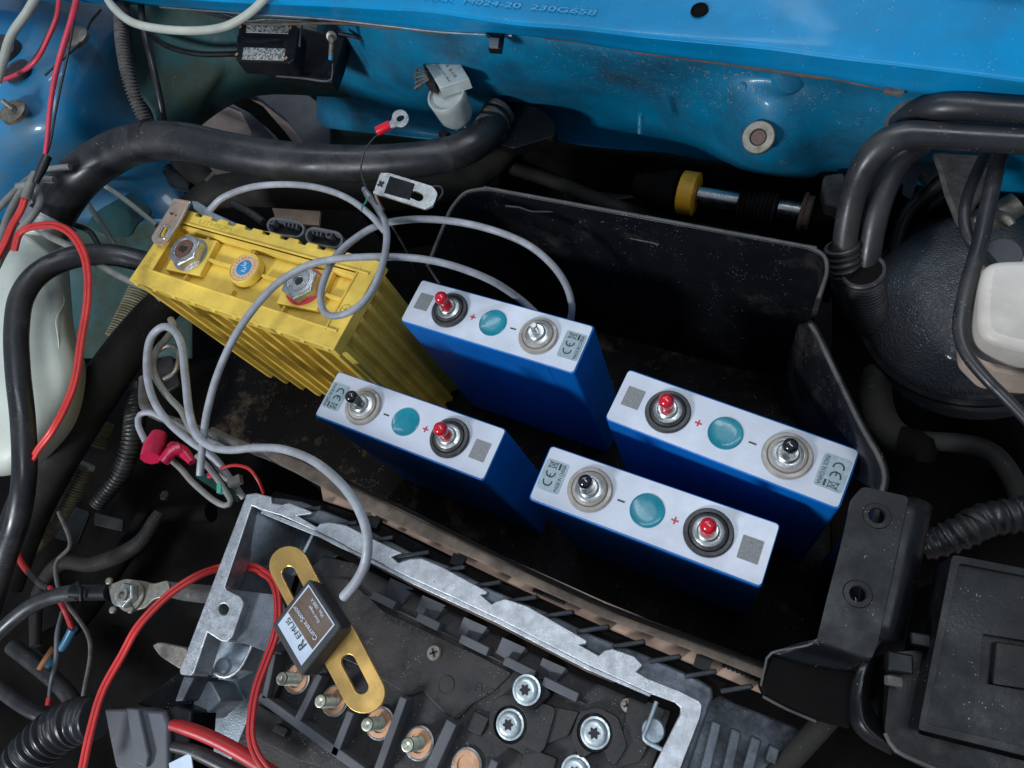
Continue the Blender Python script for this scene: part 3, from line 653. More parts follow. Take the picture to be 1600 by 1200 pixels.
# fins beyond the top rim
for i in range(13):
    t = i/12; bx = 455+t*(1130-455); by = 778+t*(1058-778)
    A_, B_2 = W(bx-4, by+22, ZI-.002), W(bx+46, by+14, ZI-.002); d_ = B_2-A_
    box('cooling_fin', (A_+B_2)/2-Vector((0,0,.01)), (d_.length, .0030, .02), M['finmetal'], ctl, math.atan2(d_.y, d_.x), bev=.0008)
prism('fin_floor', [(430,768),(500,784),(575,810),(690,866),(800,919),(940,983),(1085,1046),(1150,1075),(1100,1100),(400,795)], ZI-.008, .03, M['grime_shade'], ctl)
# inner walls, pale casting floor on the left
ZP = -.012
wall('inner_wall', [(350,920),(393,790),(420,801)], ZI-.004, ZP-.06, .003, M['alub'], ctl)
prism('casting_floor', [(393,790),(500,836),(540,860),(500,880),(455,900),(440,960),(420,1030),(360,1200),(240,1260),(270,1090),(305,1052),(350,918)], ZP-.055, .004, M['alub'], ctl)
sheet('corner_slope', [[(392,792,.014),(372,850,.014),(352,914,.014)], [(440,812,-.005),(415,860,-.01),(372,930,-.012)], [(462,830,-.04),(448,870,-.05),(400,925,-.05)]], M['alub'], ctl, n=4)
box('gusset', W(492,862,-.02), (.003,.035,.03), M['alub'], ctl, rot=Matrix.Rotation(math.radians(-24), 3, 'Z'), bev=.0006)
bs = prism('boss', rnd([(352,920),(440,930),(455,985),(420,1020),(363,998),(378,940)], 6), .012, .07, M['aludark'], ctl, bev=.002)
prism('bay_floor', [(303,1053),(324,990),(392,1010),(376,1048),(352,1060)], -.016, .02, M['alub'], ctl, bev=.001)
tube('bay_lip', [(394,1008,-.006),(386,1026,-.006),(374,1046,-.006),(352,1058,-.006),(326,1046,-.008)], 3.2, M['alu'], ctl, seg=10)
lathe('plug', W(350,1041,-.0155), (0,0,1), [(.0065,0),(.0063,.003),(.0055,.0038),(0,.0038)], M['alub'], ctl, seg=24)
prism('ear', rnd([(237,1008),(248,1003),(290,1012),(300,1030),(296,1046),(280,1045),(250,1026)], 5), .000, .008, M['oldzinc'], ctl, bev=.0015)
prism('leg', [(287,1056),(304,1058),(285,1095),(273,1096)], .008, .03, M['aludark'], ctl, bev=.001)
prism('leg', rnd([(307,1060),(330,1065),(345,1095),(312,1125),(297,1124),(303,1090)], 4), -.01, .03, M['alub'], ctl, bev=.001)
# terminal board
prism('terminal_board', [(505,868),(560,880),(640,918),(780,985),(920,1055),(1010,1098),(1050,1110),(1000,1260),(330,1260),(400,1090),(420,1040),(470,900)], ZP, .02, M['board'], ctl, bev=.001)
for a, b in (((586,930),(621,948)),((656,964),(690,981)),((723,998),(766,1019)),((791,1032),(838,1055)),((851,1064),(905,1090))):
    A, B = W(*a, ZP+.006), W(*b, ZP+.006); d = B-A
    box('edge_tab', (A+B)/2, (d.length, .0060, .012), M['greyrub'], ctl, math.atan2(d.y, d.x), bev=.0006)
for x, y in ((600,905),(650,932),(715,966),(775,998),(838,1030)):
    z0 = ZP+.001
    mesh('gusset', [W(x,y+22,z0), W(x+52,y+22,z0), W(x+10,y-2,z0+.014), W(x+46,y+14,z0+.010), W(x+28,y+40,z0)], [[0,4,1,3,2],[0,2,3],[0,3,1],[0,1,4]], M['greyrub'], ctl, 0)
prism('raised_field', rnd([(500,900),(545,905),(600,955),(760,1030),(800,1052),(770,1082),(738,1100),(716,1124),(694,1114),(660,1080),(640,1088),(560,1040),(470,1000)], 4), ZP+.0022, .004, M['board'], ctl, bev=.0007)
tube('rib_line', [(560,925,ZP+.001),(640,962,ZP+.001),(780,1032,ZP+.001),(915,1100,ZP+.001)], 2.2, M['board'], ctl, seg=8)
for poly, h in (([(846,1100),(905,1112),(888,1150),(850,1165)], .004), ([(985,1080),(1040,1110),(1020,1150),(1000,1190),(965,1200),(975,1130)], .003), ([(420,1045),(440,1060),(425,1095),(405,1085)], .008),
                ([(400,1100),(480,1140),(560,1185),(560,1215),(470,1190),(390,1150)], .004), ([(430,1130),(450,1140),(444,1152),(424,1142)], .010), ([(740,1110),(765,1122),(752,1150),(728,1140)], .003), ([(820,1165),(870,1185),(862,1215),(812,1200)], .006)):
    prism('moulded_pad', rnd(poly, 3), ZP+h, .006, M['board'], ctl, bev=.0007)
def pozi(x, y, r, z, par, m_='oldzinc', nm='screw'):
    k = ppm(x, y, z); c = W(x, y, z)
    s = lathe(nm, c, (0,0,1), [(r*k,0),(r*k,.0012),(r*k*.85,.0022),(r*k*.5,.0024),(0,.0024)], M[m_], par, seg=26)
    for a in (.3, .3+math.pi/2):
        box('cross_slot', c+Vector((0,0,.0024)), (r*k*1.1, r*k*.26, .0007), M['ink'], s, a)
    return s
pozi(679,1020,12,ZP+.0022,ctl); pozi(981,1102,12,ZP,ctl)
lathe('moulded_ring', W(697,1070,ZP+.0022), (0,0,1), [(.0062,0),(.0062,.0006),(.0056,.0006),(.0054,.0003),(0,.0003)], M['board'], ctl, seg=28)
def torx(x, y, z, par):
    c = W(x, y, z)
    s = lathe('torx_screw', c, (0,0,1), [(.0092,-.010),(.0092,-.0006),(.0098,-.0006),(.0098,.0006),(.0085,.0009),(.0083,.0022),(.0078,.0040),(.0062,.0051),(.0045,.0053),(0,.0053)], M['zincpale'], par, seg=34)
    st_ = []
    for i in range(24):
        a = 2*math.pi*i/24; rr = .0032+.0008*math.cos(6*a); st_.append(c+Vector((math.cos(a)*rr, math.sin(a)*rr, .0056)))
    prism('torx_recess', st_, 0, .0006, M['ink'], s)
    return s
torx(823,1078,ZP+.012,ctl); torx(797,1132,ZP+.004,ctl); torx(930,1145,ZP+.004,ctl); torx(900,1206,ZP+.004,ctl)
prism('screw_cup', rnd([(775,1088),(800,1084),(870,1105),(850,1175),(822,1182),(808,1172),(790,1165),(768,1150),(762,1120)], 12), ZP+.006, .008, M['board'], ctl, holes=[circ(W(797,1132,ZP+.006), .0118, 28)], bev=.0008)
prism('screw_cup', rnd([(905,1112),(935,1105),(965,1120),(980,1165),(962,1195),(950,1190),(945,1172),(905,1185),(892,1150)], 8), ZP+.006, .008, M['board'], ctl, holes=[circ(W(929,1145,ZP+.006), .0118, 28)], bev=.0008)
prism('post', rnd([(812,1060),(845,1060),(862,1085),(835,1110),(805,1100)], 6), ZP+.010, .012, M['plastic'], ctl, bev=.0008)
# divider ribs between the studs
for a, b, wd in (((431,1022),(416,1092),10),((503,1054),(468,1124),12),((551,1112),(524,1180),13),((633,1090),(590,1210),13),((708,1128),(668,1215),18),((775,1188),(765,1215),12),((408,1088),(570,1205),13)):
    A, B = W(*a, ZP+.010), W(*b, ZP+.010); d = B-A
    box('divider', (A+B)/2-Vector((0,0,.004)), (d.length, wd*.00045, .014), M['greyrub'], ctl, math.atan2(d.y, d.x), bev=.0006)
tv = [(464,1061),(523,1095),(594,1130),(655,1161),(729,1196)]
for i, (x, y) in enumerate(tv):
    c = W(x, y, ZP+.001)
    s = lathe('terminal_stud', c, (0,0,1), [(.0112,0),(.0112,.0009),(.0104,.0014),(.0104,.0006),(0,.0006)], M['zinc'], ctl, seg=32)
    lathe('copper_washer', c+Vector((0,0,.0006)), (0,0,1), [(.0095,0),(.0095,.0013),(.0064,.0014),(.0062,.0004),(0,.0004)], M['copper'], s, seg=32)
    pr = [(.0046,.0008)]
    for k in range(17): pr += [(.0047,.0012+k*.0011),(.0040,.0017+k*.0011)]
    pr += [(.0046,.0202),(.0042,.0214),(.0034,.0216),(.0012,.0214),(0,.0208)]
    if i < 4: lathe('thread', c, (0,0,1), pr, M['bolt'], s, seg=18)
text('lettering', 'MADE IN ITALY', (600,962), (668,992), ZP+.0024, M['moulded'], ctl, hgt=.0042, th=.0002)
text('lettering', 'EVO', (742,1072), (772,1086), ZP+.0024, M['moulded'], ctl, hgt=.0062, th=.0002)
text('lettering', '+', (796,1060), (803,1063), ZP+.0002, M['moulded'], ctl, th=.0002)
# right corner slot
wl_ = [(1030,1090),(1018,1150),(1028,1162),(1050,1172)]
tube('inner_lip', [(x, y, .010) for x, y in [(1026,1096),(1010,1140),(1006,1150),(1012,1160),(1045,1176)]], 3.5, M['alub'], ctl, seg=8)
lathe('plug', W(1021,1141,.002), (0,0,1), [(.0072,-.004),(.0072,.003),(.0066,.0042),(0,.0042)], M['alub'], ctl, seg=28)
# second finned casting at lower right
fc = thing('finned_casting', 'dark dirty finned casting right of the open controller casing', 'casting', W(1170,1150,-.03))
prism('plate', [(1112,1078),(1150,1100),(1250,1138),(1262,1145),(1215,1200),(1190,1260),(1045,1260)], .004, .05, M['aludark'], fc, bev=.0015)
for i, (a, b) in enumerate((((1120,1128),(1098,1220)),((1151,1140),(1134,1215)),((1182,1152),(1166,1210)),((1210,1166),(1203,1190)))):
    A, B = W(*a, .010), W(*b, .010); d = B-A
    box('fin', (A+B)/2, (d.length, .0058, .012), M['aludark'], fc, math.atan2(d.y, d.x), bev=.0010)
tb = tube('coolant_stub', [(1296,1120,.02),(1255,1165,.014),(1200,1225,.008)], 17, M['hoseold'], None); tag(tb, 'thick black stub hose crossing the dark finned casting at the bottom', 'hose')
# ------------------------------------------------------------------ current sensor
sen = thing('current_sensor', 'black current sensor block with gold bars and an upside down brown label', 'current sensor', W(480,980,.03))
ZS = .050
prism('upper_bar', stad((451,884),(492,962),31,12), ZS-.012, .0028, M['brass'], sen, holes=[stad((451,896),(474,942),11,8)], bev=.0005)
prism('lower_bar', stad((525,1000),(568,1082),33,14), ZS-.016, .0030, M['brass'], sen, holes=[stad((544,1034),(564,1073),11.5,8)], bev=.0005)
M['sensor'] = mat('dark_grey_potted_case', (.028,.028,.030), .5, dirt=(.06,.058,.055), damt=.4, dscale=60, bump=.8, bscale=900)
hsg = prism('housing', rnd([(484,903),(534,979),(470,1058),(424,977)], 7), ZS, .020, M['sensor'], sen, bev=.0012)
prism('housing_skirt', rnd([(484,905),(530,973),(470,1051),(429,976)], 7), ZS-.004, .020, M['sensor'], sen, bev=.002)
lab = prism('label', [(482,913),(523,976),(471,1040),(434,976)], ZS+.0003, .0004, M['whitelabel'], sen)
prism('label_field', [(482,917),(520,976),(488,1015),(450,957)], ZS+.0005, .0003, M['brownlabel'], lab)
text('lettering', 'EMUS', (468,996), (449,967), ZS+.0007, M['ink'], lab, hgt=.0040)
text('lettering', 'R', (474,1012), (468,1003), ZS+.0007, M['ink'], lab, hgt=.0062)
text('lettering', 'Current Sensor', (494,999), (459,948), ZS+.0009, M['whitelabel'], lab, hgt=.0033)
text('lettering', 'Dual range', (499,972), (484,947), ZS+.0009, M['whitelabel'], lab, hgt=.0025)
text('lettering', 'Max. 1000 A', (505,963), (487,936), ZS+.0009, M['whitelabel'], lab, hgt=.0023)
# ------------------------------------------------------------------ left: reservoir, hoses
res = thing('coolant_reservoir', 'milky white plastic coolant tank at the left edge behind the hoses', 'coolant tank', W(50,560,-.15))
sheet('tank', [[(-60,350,-.01),(-10,352,.0),(40,368,.0),(85,400,-.012),(108,415,-.04)], [(-60,420,.02),(0,415,.022),(50,425,.015),(96,450,-.005),(112,470,-.05)], [(-60,500,.02),(10,500,.02),(60,505,.012),(103,520,-.01),(118,525,-.06)],
      [(-60,580,.02),(10,580,.015),(62,585,.005),(118,585,-.02),(136,580,-.08)], [(-60,660,.01),(5,660,.0),(55,665,-.012),(105,665,-.05),(128,650,-.11)], [(-60,720,-.01),(-10,725,-.015),(28,728,-.03),(70,715,-.07),(95,700,-.12)], [(-60,745,-.06),(-10,745,-.06),(25,740,-.08),(60,725,-.11),(80,712,-.14)]], M['reservoir'], res, n=6, solid=.002)
tube('mould_seam', [(88,430,-.003),(100,470,-.008),(88,500,.006),(92,540,.0),(90,600,-.008),(70,660,-.02),(58,700,-.03)], 1.1, M['reservoir'], res, seg=6)
lathe('filler_neck', W(62,358,-.015), (.35,.5,.6), [(.022,-.02),(.022,.0),(.019,.002),(.019,.018),(0,.018)], M['reservoir'], res, seg=30)
big = thing('radiator_hose', 'thick glossy black hose running from the tank clamp across the back', 'hose', W(400,240,0))
tube('hose', [(72,352,.004),(90,318,.010),(125,275,.018),(175,240,.026),(225,222,.032),(290,222,.030),(360,238,.024),(450,252,.014),(560,256,.004),(650,250,-.004),(708,240,-.01)],
     [33,33,32,31,30,29,30,30,28,27,27], M['hose'], big, seg=28, step=.005)
tube('hose_band', [(223,222,.0323),(240,220,.0318)], [31,31], M['rubber'], big, seg=28)
tube('hose_end', [(700,242,-.008),(722,234,-.011),(745,222,-.012),(768,200,-.016),(778,180,-.024)], [26,26,25,25,24], M['hose'], big, seg=28)
c1 = thing('hose_clamp', 'flat steel worm drive clamp on the hose above the white tank', 'hose clamp', W(82,338,.008))
tube('band', [(66,362,.006),(80,338,.010)], [38,38], M['zinc'], c1, seg=32)
box('clamp_screw', W(45,322,.030), (.016,.007,.006), M['zinc'], c1, .6, bev=.001)
c2 = thing('hose_clamp', 'dark clamp round the hose end below the blue rear wall', 'hose clamp', W(772,190,-.02))
for k in range(3): tube('band', [(763+k*7,205-k*12,-.0165-k*.002),(767+k*7,200-k*12,-.017-k*.002)], [27,27], M['oldzinc' if k == 1 else 'greyrub'], c2, seg=28)
def hose(name, label, pts, r, m_='hose', cat='hose', **k):
    if cat == 'cable': k.setdefault('wob', .0016)
    o = tube(name, pts, r, M[m_], None, **k); tag(o, label, cat); return o
hose('lower_hose', 'dusty black hose passing below the thick radiator hose', [(300,330,-.07),(345,300,-.06),(420,297,-.06),(520,302,-.065),(620,305,-.07),(700,292,-.07),(760,262,-.07),(806,212,-.07),(815,180,-.08)], [24,26,26,25,24,22,22,22,20], 'hoseold', seg=20)
hose('tank_hose', 'satin black hose looping in front of the white tank', [(262,418,-.04),(222,408,-.02),(170,398,.0),(115,402,.022),(65,424,.035),(35,462,.042),(26,515,.045),(28,580,.045),(36,660,.042),(38,740,.035),(28,810,.02),(8,870,.0),(-20,960,-.02)], 17, 'hose', seg=22)
hose('diagonal_hose', 'wide matt black hose running diagonally behind the tank loop', [(262,470,-.10),(235,500,-.10),(195,550,-.10),(150,615,-.10),(108,680,-.10),(70,745,-.11),(35,820,-.12),(0,920,-.13)], [26,29,31,33,34,34,32,30], 'hoseold', seg=22)
hose('braided_pipe', 'gold braided pipe behind the black hose beside the yellow battery', [(238,430,-.15),(222,460,-.15),(200,500,-.15),(182,530,-.15)], [22,22,20,18], 'braid', 'pipe', corr=(.0038,.12))
bp = thing('sleeved_pipe', 'gold braided pipe with a white ferrule emerging low at the left', 'pipe', W(130,720,-.16))
tube('sleeve', [(170,660,-.155),(158,680,-.155),(150,698,-.155)], [11,13,14], M['braid'], bp, corr=(.0035,.2))
tube('ferrule', [(122,723,-.15),(143,732,-.15)], [6,6], M['pale'], bp, seg=10)
tube('sleeve', [(134,730,-.15),(118,765,-.155),(98,800,-.16),(70,840,-.17),(30,880,-.18),(5,910,-.18)], [15,14,12,10,8,7], M['braid'], bp, corr=(.0035,.25))
hose('wiring_conduit', 'dull black corrugated conduit in the dark gap left of the looped cables', [(215,600,-.12),(212,640,-.12),(206,690,-.12),(188,740,-.13),(150,790,-.14)], [12,16,16,15,12], 'rubber', 'conduit', corr=(.0045,.16))
hose('corrugated_conduit', 'grey black corrugated conduit hanging down over the blue wing', [(192,-20,.10),(190,30,.10),(192,70,.092),(200,115,.078),(212,155,.06),(234,204,.034)], [11,11,11,11,11,11], 'tape', 'conduit', corr=(.0036,.30))
hose('brake_pipe', 'thin glossy black rod right of the hanging conduit', [(219,-10,.10),(224,40,.09),(238,100,.07),(250,155,.045),(258,200,.02)], 5, 'hose', 'pipe', seg=12)
hose('vacuum_hose', 'thin black hose crossing the grimy inner wing', [(232,52,.012),(262,72,.005),(310,84,-.005),(370,84,-.01)], 4.5, 'rubber', 'hose', seg=12)
hose('pale_tube', 'pale translucent tube hanging in a bow below the blue cross member', [(160,-18,.11),(176,10,.11),(205,34,.11),(250,45,.11),(305,48,.11),(350,42,.11),(385,24,.115),(412,0,.125),(425,-16,.13)], 6.2, 'pale', 'tube', seg=14)
hose('pale_tube', 'pale tube curving down across the upper left corner', [(62,-14,.13),(42,20,.128),(18,55,.124),(5,95,.12),(-6,130,.115)], 6.5, 'pale', 'tube', seg=14)
hose('red_wire', 'red wire running straight down over the blue strut tower', [(122,-10,.125),(112,30,.122),(98,75,.118),(86,120,.112),(78,170,.104),(74,215,.096),(70,245,.09)], [4.6,4.6,4.4,4,3.6,3.3,3], 'pinkred', 'wire', seg=10)
hose('black_wire', 'thin black wire beside the straight red wire on the strut tower', [(121,-10,.122),(114,40,.120),(105,90,.114),(96,130,.108),(86,180,.10),(78,225,.092),(66,255,.088),(54,285,.085)], 1.8, 'wireblack', 'wire', seg=8)
hose('pink_wire', 'pink red wire bending away to the left edge', [(93,-10,.12),(89,25,.118),(76,58,.114),(58,92,.108),(34,112,.102),(-8,130,.096)], [3.4,3.4,3.3,3.2,3.0,3], 'pinkred', 'wire', seg=10)
hose('black_wire', 'thin black wire following the bending pink wire', [(90,-10,.119),(85,25,.117),(72,56,.113),(55,88,.107),(30,110,.101),(-8,118,.096)], 1.6, 'wireblack', 'wire', seg=8)
hose('black_wire', 'very thin black wire lying on the blue paint', [(158,15,.078),(142,34,.0785),(130,60,.0775),(118,75,.0775),(92,98,.079),(70,118,.079)], 1.7, 'wireblack', 'wire', seg=6)
hs = tag(tube('heatshrink_sleeve', [(74,244,.092),(66,262,.09),(55,286,.088)], [6.5,7,4.5], M['rubber'], None, seg=12), 'black heatshrink sleeve at the end of the thin wires', 'sleeve')
# grey cable coil above the tank
hose('grey_cable', 'grimy grey cable of the coil above the tank, upper turn', [(110,262,.045),(72,266,.05),(45,280,.055),(18,305,.06),(-10,335,.06)], 5, 'cabledirty', 'cable')
hose('grey_cable', 'grimy grey cable of the coil above the tank, inner turn', [(85,282,.05),(55,282,.055),(35,298,.06),(14,335,.062),(4,370,.062),(-6,410,.06)], 5.5, 'cabledirty', 'cable')
hose('grey_cable', 'grey cable looping over the steel clamp', [(28,292,.06),(50,290,.064),(62,306,.066),(60,324,.066),(45,345,.066),(25,368,.064),(8,395,.062),(-6,420,.06)], 5.5, 'cabledirty', 'cable')
hose('grey_cable', 'grey cable under the clamp running behind the red wires to the yellow battery', [(48,350,.02),(80,370,.015),(108,384,.01),(150,412,-.0),(195,436,-.01),(235,452,-.02),(255,470,-.03)], 5.5, 'cabledirty', 'cable')
hose('beige_pipe', 'thin beige pipe leaning behind the big hose, upper one', [(155,284,-.07),(195,312,-.08),(245,352,-.10)], 4, 'pale', 'pipe')
hose('beige_pipe', 'thin beige pipe leaning behind the big hose, lower one', [(130,308,-.07),(155,345,-.08),(185,392,-.09)], 4, 'cabledirty', 'pipe')
hose('black_pipe', 'thin black pipe curving on the dark blue wing behind the loop', [(112,350,-.05),(140,362,-.07),(165,392,-.08),(225,396,-.08)], 4.5, 'rubber', 'pipe')
def twin(name, label, pts, r, m_='red', gap=None, bits=None):
    t = thing(name, label, 'wire', V(pts[len(pts)//2]))
    g = (gap or r)*ppm(*pts[len(pts)//2])
    for s in (-1, 1): tube('conductor', pts, r, M[m_], t, seg=12, off=s*g*.98)
    return t
twin('red_twin_wire', 'bright red twin wire arching over the tank and down its right side', [(22,392,.064),(30,366,.068),(48,355,.070),(85,352,.070),(112,366,.068),(130,395,.066),(137,430,.064),(136,475,.062),(127,530,.060),(118,590,.058),(102,635,.055),(80,675,.05),(56,708,.040),(38,750,.022),(30,800,.0),(28,850,-.035)], 3.4)
twin('red_twin_wire', 'short red twin wire hanging from a grey sheath above the tank', [(40,308,.076),(32,330,.074),(20,350,.072),(8,378,.068),(-6,405,.066)], 3.4)
tag(tube('cable_sheath', [(56,270,.082),(47,290,.080),(40,310,.077)], [6,6.5,7], M['cabledirty'], None, seg=12), 'grey cable sheath ending above the pair of red wires', 'cable')
# ------------------------------------------------------------------ grey cables in the middle
hose('grey_cable', 'grey cable arching behind the yellow battery to the stripped wire ends', [(328,328,.055),(350,308,.06),(395,291,.066),(445,287,.07),(495,292,.07),(540,308,.068),(578,335,.066),(602,362,.064)], 5.0, 'cable', 'cable')
hose('grey_cable', 'grey cable looping over the right terminal of the yellow battery and back behind the cells', [(573, 303, 0.0573), (588, 322, 0.0594), (602, 350, 0.0636), (604, 380, 0.067), (597, 415, 0.0695), (582, 452, 0.0703), (560, 478, 0.0703), (532, 492, 0.0695), (510, 490, 0.0686), (501, 468, 0.0678), (508, 435, 0.0661), (525, 402, 0.0636), (552, 375, 0.0594), (590, 352, 0.056), (640, 342, 0.0518), (700, 344, 0.0468), (765, 356, 0.0405), (820, 378, 0.0342), (860, 410, 0.02), (884, 445, 0.0), (893, 478, -0.02), (891, 500, -0.04)], 5.6, 'cable', 'cable')
hose('grey_cable', 'grey cable sweeping over the yellow battery down to the small circuit board', [(835, 488, -0.03), (810, 466, -0.01), (770, 440, 0.02), (720, 420, 0.0384), (670, 407, 0.051), (620, 401, 0.0615), (570, 400, 0.0686), (520, 405, 0.072), (475, 418, 0.072), (430, 446, 0.0703), (390, 492, 0.0636), (360, 540, 0.0552), (338, 590, 0.0468), (325, 640, 0.0384), (318, 690, 0.03), (313, 742, 0.015)], 5.8, 'cable', 'cable')
hose('grey_cable', 'grey sensor cable: tall loop at the left, then over the casing into the black sensor', [(382,778,-.02),(360,748,-.01),(335,716,.0),(300,692,.008),(266,664,.014),(243,634,.018),(231,598,.02),(229,560,.022),(236,528,.025),(254,511,.028),(272,518,.03),(284,544,.03),(289,590,.03),(294,640,.032),(306,676,.036),(328,696,.042),(360,702,.048),(400,699,.055),(445,702,.065),(490,718,.075),(530,752,.082),(560,795,.085),(574,835,.082),(572,875,.075),(558,905,.065),(536,931,.055)], [5,5.3,5.6,5.8,5.8,5.8,5.8,5.8,6,6,6,6,6,6.2,6.2,6.2,6.2,6.2,6.5,7,7.4,7.6,8,8.2,8.2,8.2], 'cable', 'cable')
hose('grey_cable', 'second grey cable bent inside the tall loop at the left', [(268,500,.0),(272,512,.005),(262,528,.01),(246,545,.012),(238,568,.012),(244,592,.012),(260,618,.012),(282,642,.014),(296,668,.014),(325,708,.0),(355,748,-.01),(374,772,-.02)], 5.2, 'cabledirty', 'cable')
hose('grey_cable', 'grimy grey cable folded sharply below the circuit board', [(308,712,.0),(330,735,-.0),(350,762,-.002),(362,782,-.004),(352,789,-.004),(330,778,-.004),(300,752,-.006),(282,732,-.006),(264,716,-.006)], 4.6, 'cabledirty', 'cable')
hose('grey_cable', 'grey cable with a small loop beside the crimson tape', [(228,690,.005),(217,664,.008),(220,648,.01),(236,645,.01),(262,658,.004),(300,676,-.004),(350,700,-.01)], 4.8, 'cable', 'cable')
hose('black_cable', 'grey black cable pair running behind the grey loops', [(226,590,-.02),(226,630,-.015),(250,650,-.01),(300,668,-.01),(360,690,-.01),(420,712,-.01),(480,742,-.012),(505,760,-.015)], 7.5, 'tape', 'cable')
hose('black_cable', 'dark cable lying under the grey cable beside the tray flange', [(330,672,-.015),(390,702,-.015),(440,722,-.015),(520,765,-.02)], 6, 'greyrub', 'cable')
ct = thing('crimson_taped_joint', 'pair of crimson taped cable joints beside the grey cable loop', 'taped joint', W(250,700,.0))
tube('taped_end', [(234,716,.016),(240,698,.012),(248,678,.008)], [15,16,12], M['magenta'], ct, seg=9, wob=.003)
tube('taped_end', [(254,722,.012),(266,706,.010),(280,700,.006)], [9,10,11], M['magenta'], ct, seg=8, wob=.003)
tube('taped_wrap', [(266,700,.004),(285,706,.002),(300,722,.0)], [12,10,6], M['magenta'], ct, seg=8, wob=.003)
pc = thing('circuit_board', 'small green circuit board with terminal block under the grey cables', 'circuit board', W(340,760,-.01))
prism('board', [(304,744),(318,740),(366,766),(372,784),(358,781)], -.006, .0016, M['pcb'], pc)
box('terminal_block', W(345,764,-.001), (.0045,.008,.006), M['greencon'], pc, .2, bev=.0005)
box('component', W(368,752,-.002), (.012,.008,.006), M['tape'], pc, .35, bev=.0005)
box('component', W(330,742,-.002), (.006,.005,.004), M['magenta'], pc, .35, bev=.0005)
hose('red_wire', 'short red wire curving from the circuit board to the casing corner', [(345,732,.0),(365,727,.003),(388,732,.004),(403,750,.0),(412,770,-.01)], 2.6, 'reddark', 'wire')
# stripped wire ends and ring terminal
hose('thin_wire', 'fine black wire rising to the red ring terminal', [(575,300,.095),(567,280,.093),(564,260,.092),(570,236,.094),(582,218,.098),(596,206,.10)], 1.5, 'wireblack', 'wire', seg=6)
hose('green_wire', 'short green wire end at the stripped grey cable', [(574,306,.098),(572,316,.10),(566,322,.102),(565,330,.103)], 1.5, 'greencon', 'wire', seg=6)
tag(tube('bare_wire', [(568,296,.098),(573,304,.099),(578,310,.10)], [4,5,4], M['zinc'], None, seg=8, wob=.001), 'twisted bare wire strands at the stripped cable end', 'wire')
hose('red_sheathed_wire', 'thin dark wire with red sheath leading down from the link plate to the cells', [(578,300,.07),(592,322,.06),(612,352,.05),(630,382,.03),(642,405,.01),(650,422,-.02)], 2.0, 'rubber', 'wire', seg=8)
rt = thing('ring_terminal', 'ring terminal with a red insulated barrel standing above the hose', 'ring terminal', W(612,194,.1))
tube('barrel', [(590,205,.101),(598,201,.102),(610,194,.104)], [7.5,7.5,6.5], M['redcap'], rt, seg=16)
prism('ring', stad((625,184),(625.5,185),13,12), .106, .0012, M['zinc'], rt, holes=[circ(W(625.5,184.5,.106), .0036, 20)], bev=.0002)
prism('neck', [(607,192),(618,180),(622,196),(611,200)], .1052, .0012, M['zinc'], rt)
bb = thing('busbar', 'small nickel link bar marked with a plus above the cables', 'busbar', W(632,297,.09))
prism('plate', rnd([(594,270),(608,270),(676,291),(684,302),(677,321),(664,327),(600,306),(583,302)], 4), .092, .0018, M['zinc'], bb, holes=[stad((646,304),(655,308),6.5)], bev=.0004)
prism('dark_window', [(609,275),(648,287),(640,312),(600,301)], .0924, .0005, M['plastic'], bb)
box('plus_mark', W(595,287,.0924), (.0062,.0020,.0005), M['ink'], bb, .35); box('plus_mark', W(595,287,.0925), (.0020,.0062,.0005), M['ink'], bb, .35)
tube('bent_foot', [(586,300,.09),(592,316,.075),(600,328,.06)], [3,2.6,2], M['coppernickel'], bb, seg=6)
hose('wire_loop', 'small dark wire loop at the right end of the nickel link bar', [(676,292,.09),(688,292,.088),(692,302,.086),(684,312,.085),(678,310,.085)], 2.2, 'rubber', 'wire', seg=8)
# two black connector shells behind the yellow battery
for (x, y, a, lb) in ((446,355,-.15,'black oval connector shell behind the yellow battery, left one'), (506,371,-.2,'black oval connector shell behind the yellow battery, right one')):
    cn = thing('connector_shell', lb, 'connector', W(x, y, .05), 'connector shells behind the yellow battery')
    dx, dy = 16*math.cos(a), -16*math.sin(a)
    prism('shell', stad((x-dx,y-dy),(x+dx,y+dy),14,8), .026, .012, M['greyrub'], cn, holes=[stad((x-dx,y-dy),(x+dx,y+dy),10.5,8)], bev=.0005)
    prism('insert', stad((x-dx,y-dy),(x+dx,y+dy),11,8), .017, .004, M['plastic'], cn)
    lathe('socket', W(x-dx*.9*(1 if x < 480 else -1), y-dy*.9*(1 if x < 480 else -1), .017), (0,0,1), [(.0036,0),(.0036,.008),(.0026,.008),(.0026,.001),(0,.001)], M['greyrub'], cn, seg=18)
    for k in range(4):
        s = 1 if x < 480 else -1
        box('key', W(x+s*(2+k*6), y-4+s*k*1.5, .020), (.0012,.006,.006), M['greyrub'], cn, -.15)
tan2 = tag(prism('plastic_scrap', [(425,325),(500,330),(498,352),(470,350),(430,340)], -.05, .003, M['tan'], None), 'scrap of pale panel showing between the connectors and the hose', 'panel')
hose('black_rod', 'black rod slanting between yellow battery and the dusty hose', [(365,318,-.0),(390,332,.0),(412,348,.0)], 6, 'hose', 'rod')
# black clutter behind
cl = thing('harness_bundle', 'dirty black taped harness lump beside the blue wing below the big hose', 'wiring harness', W(290,270,-.08))
tube('bundle', [(262,262,-.09),(278,278,-.08),(298,296,-.08)], [10,16,12], M['rubber'], cl, seg=9, wob=.02)
tube('bundle', [(278,252,-.07),(305,268,-.065),(325,290,-.07)], [12,20,14], M['hoseold'], cl, seg=12, wob=.004)
box('tag', W(328,277,-.04), (.006,.014,.002), M['tape'], cl, -.7)
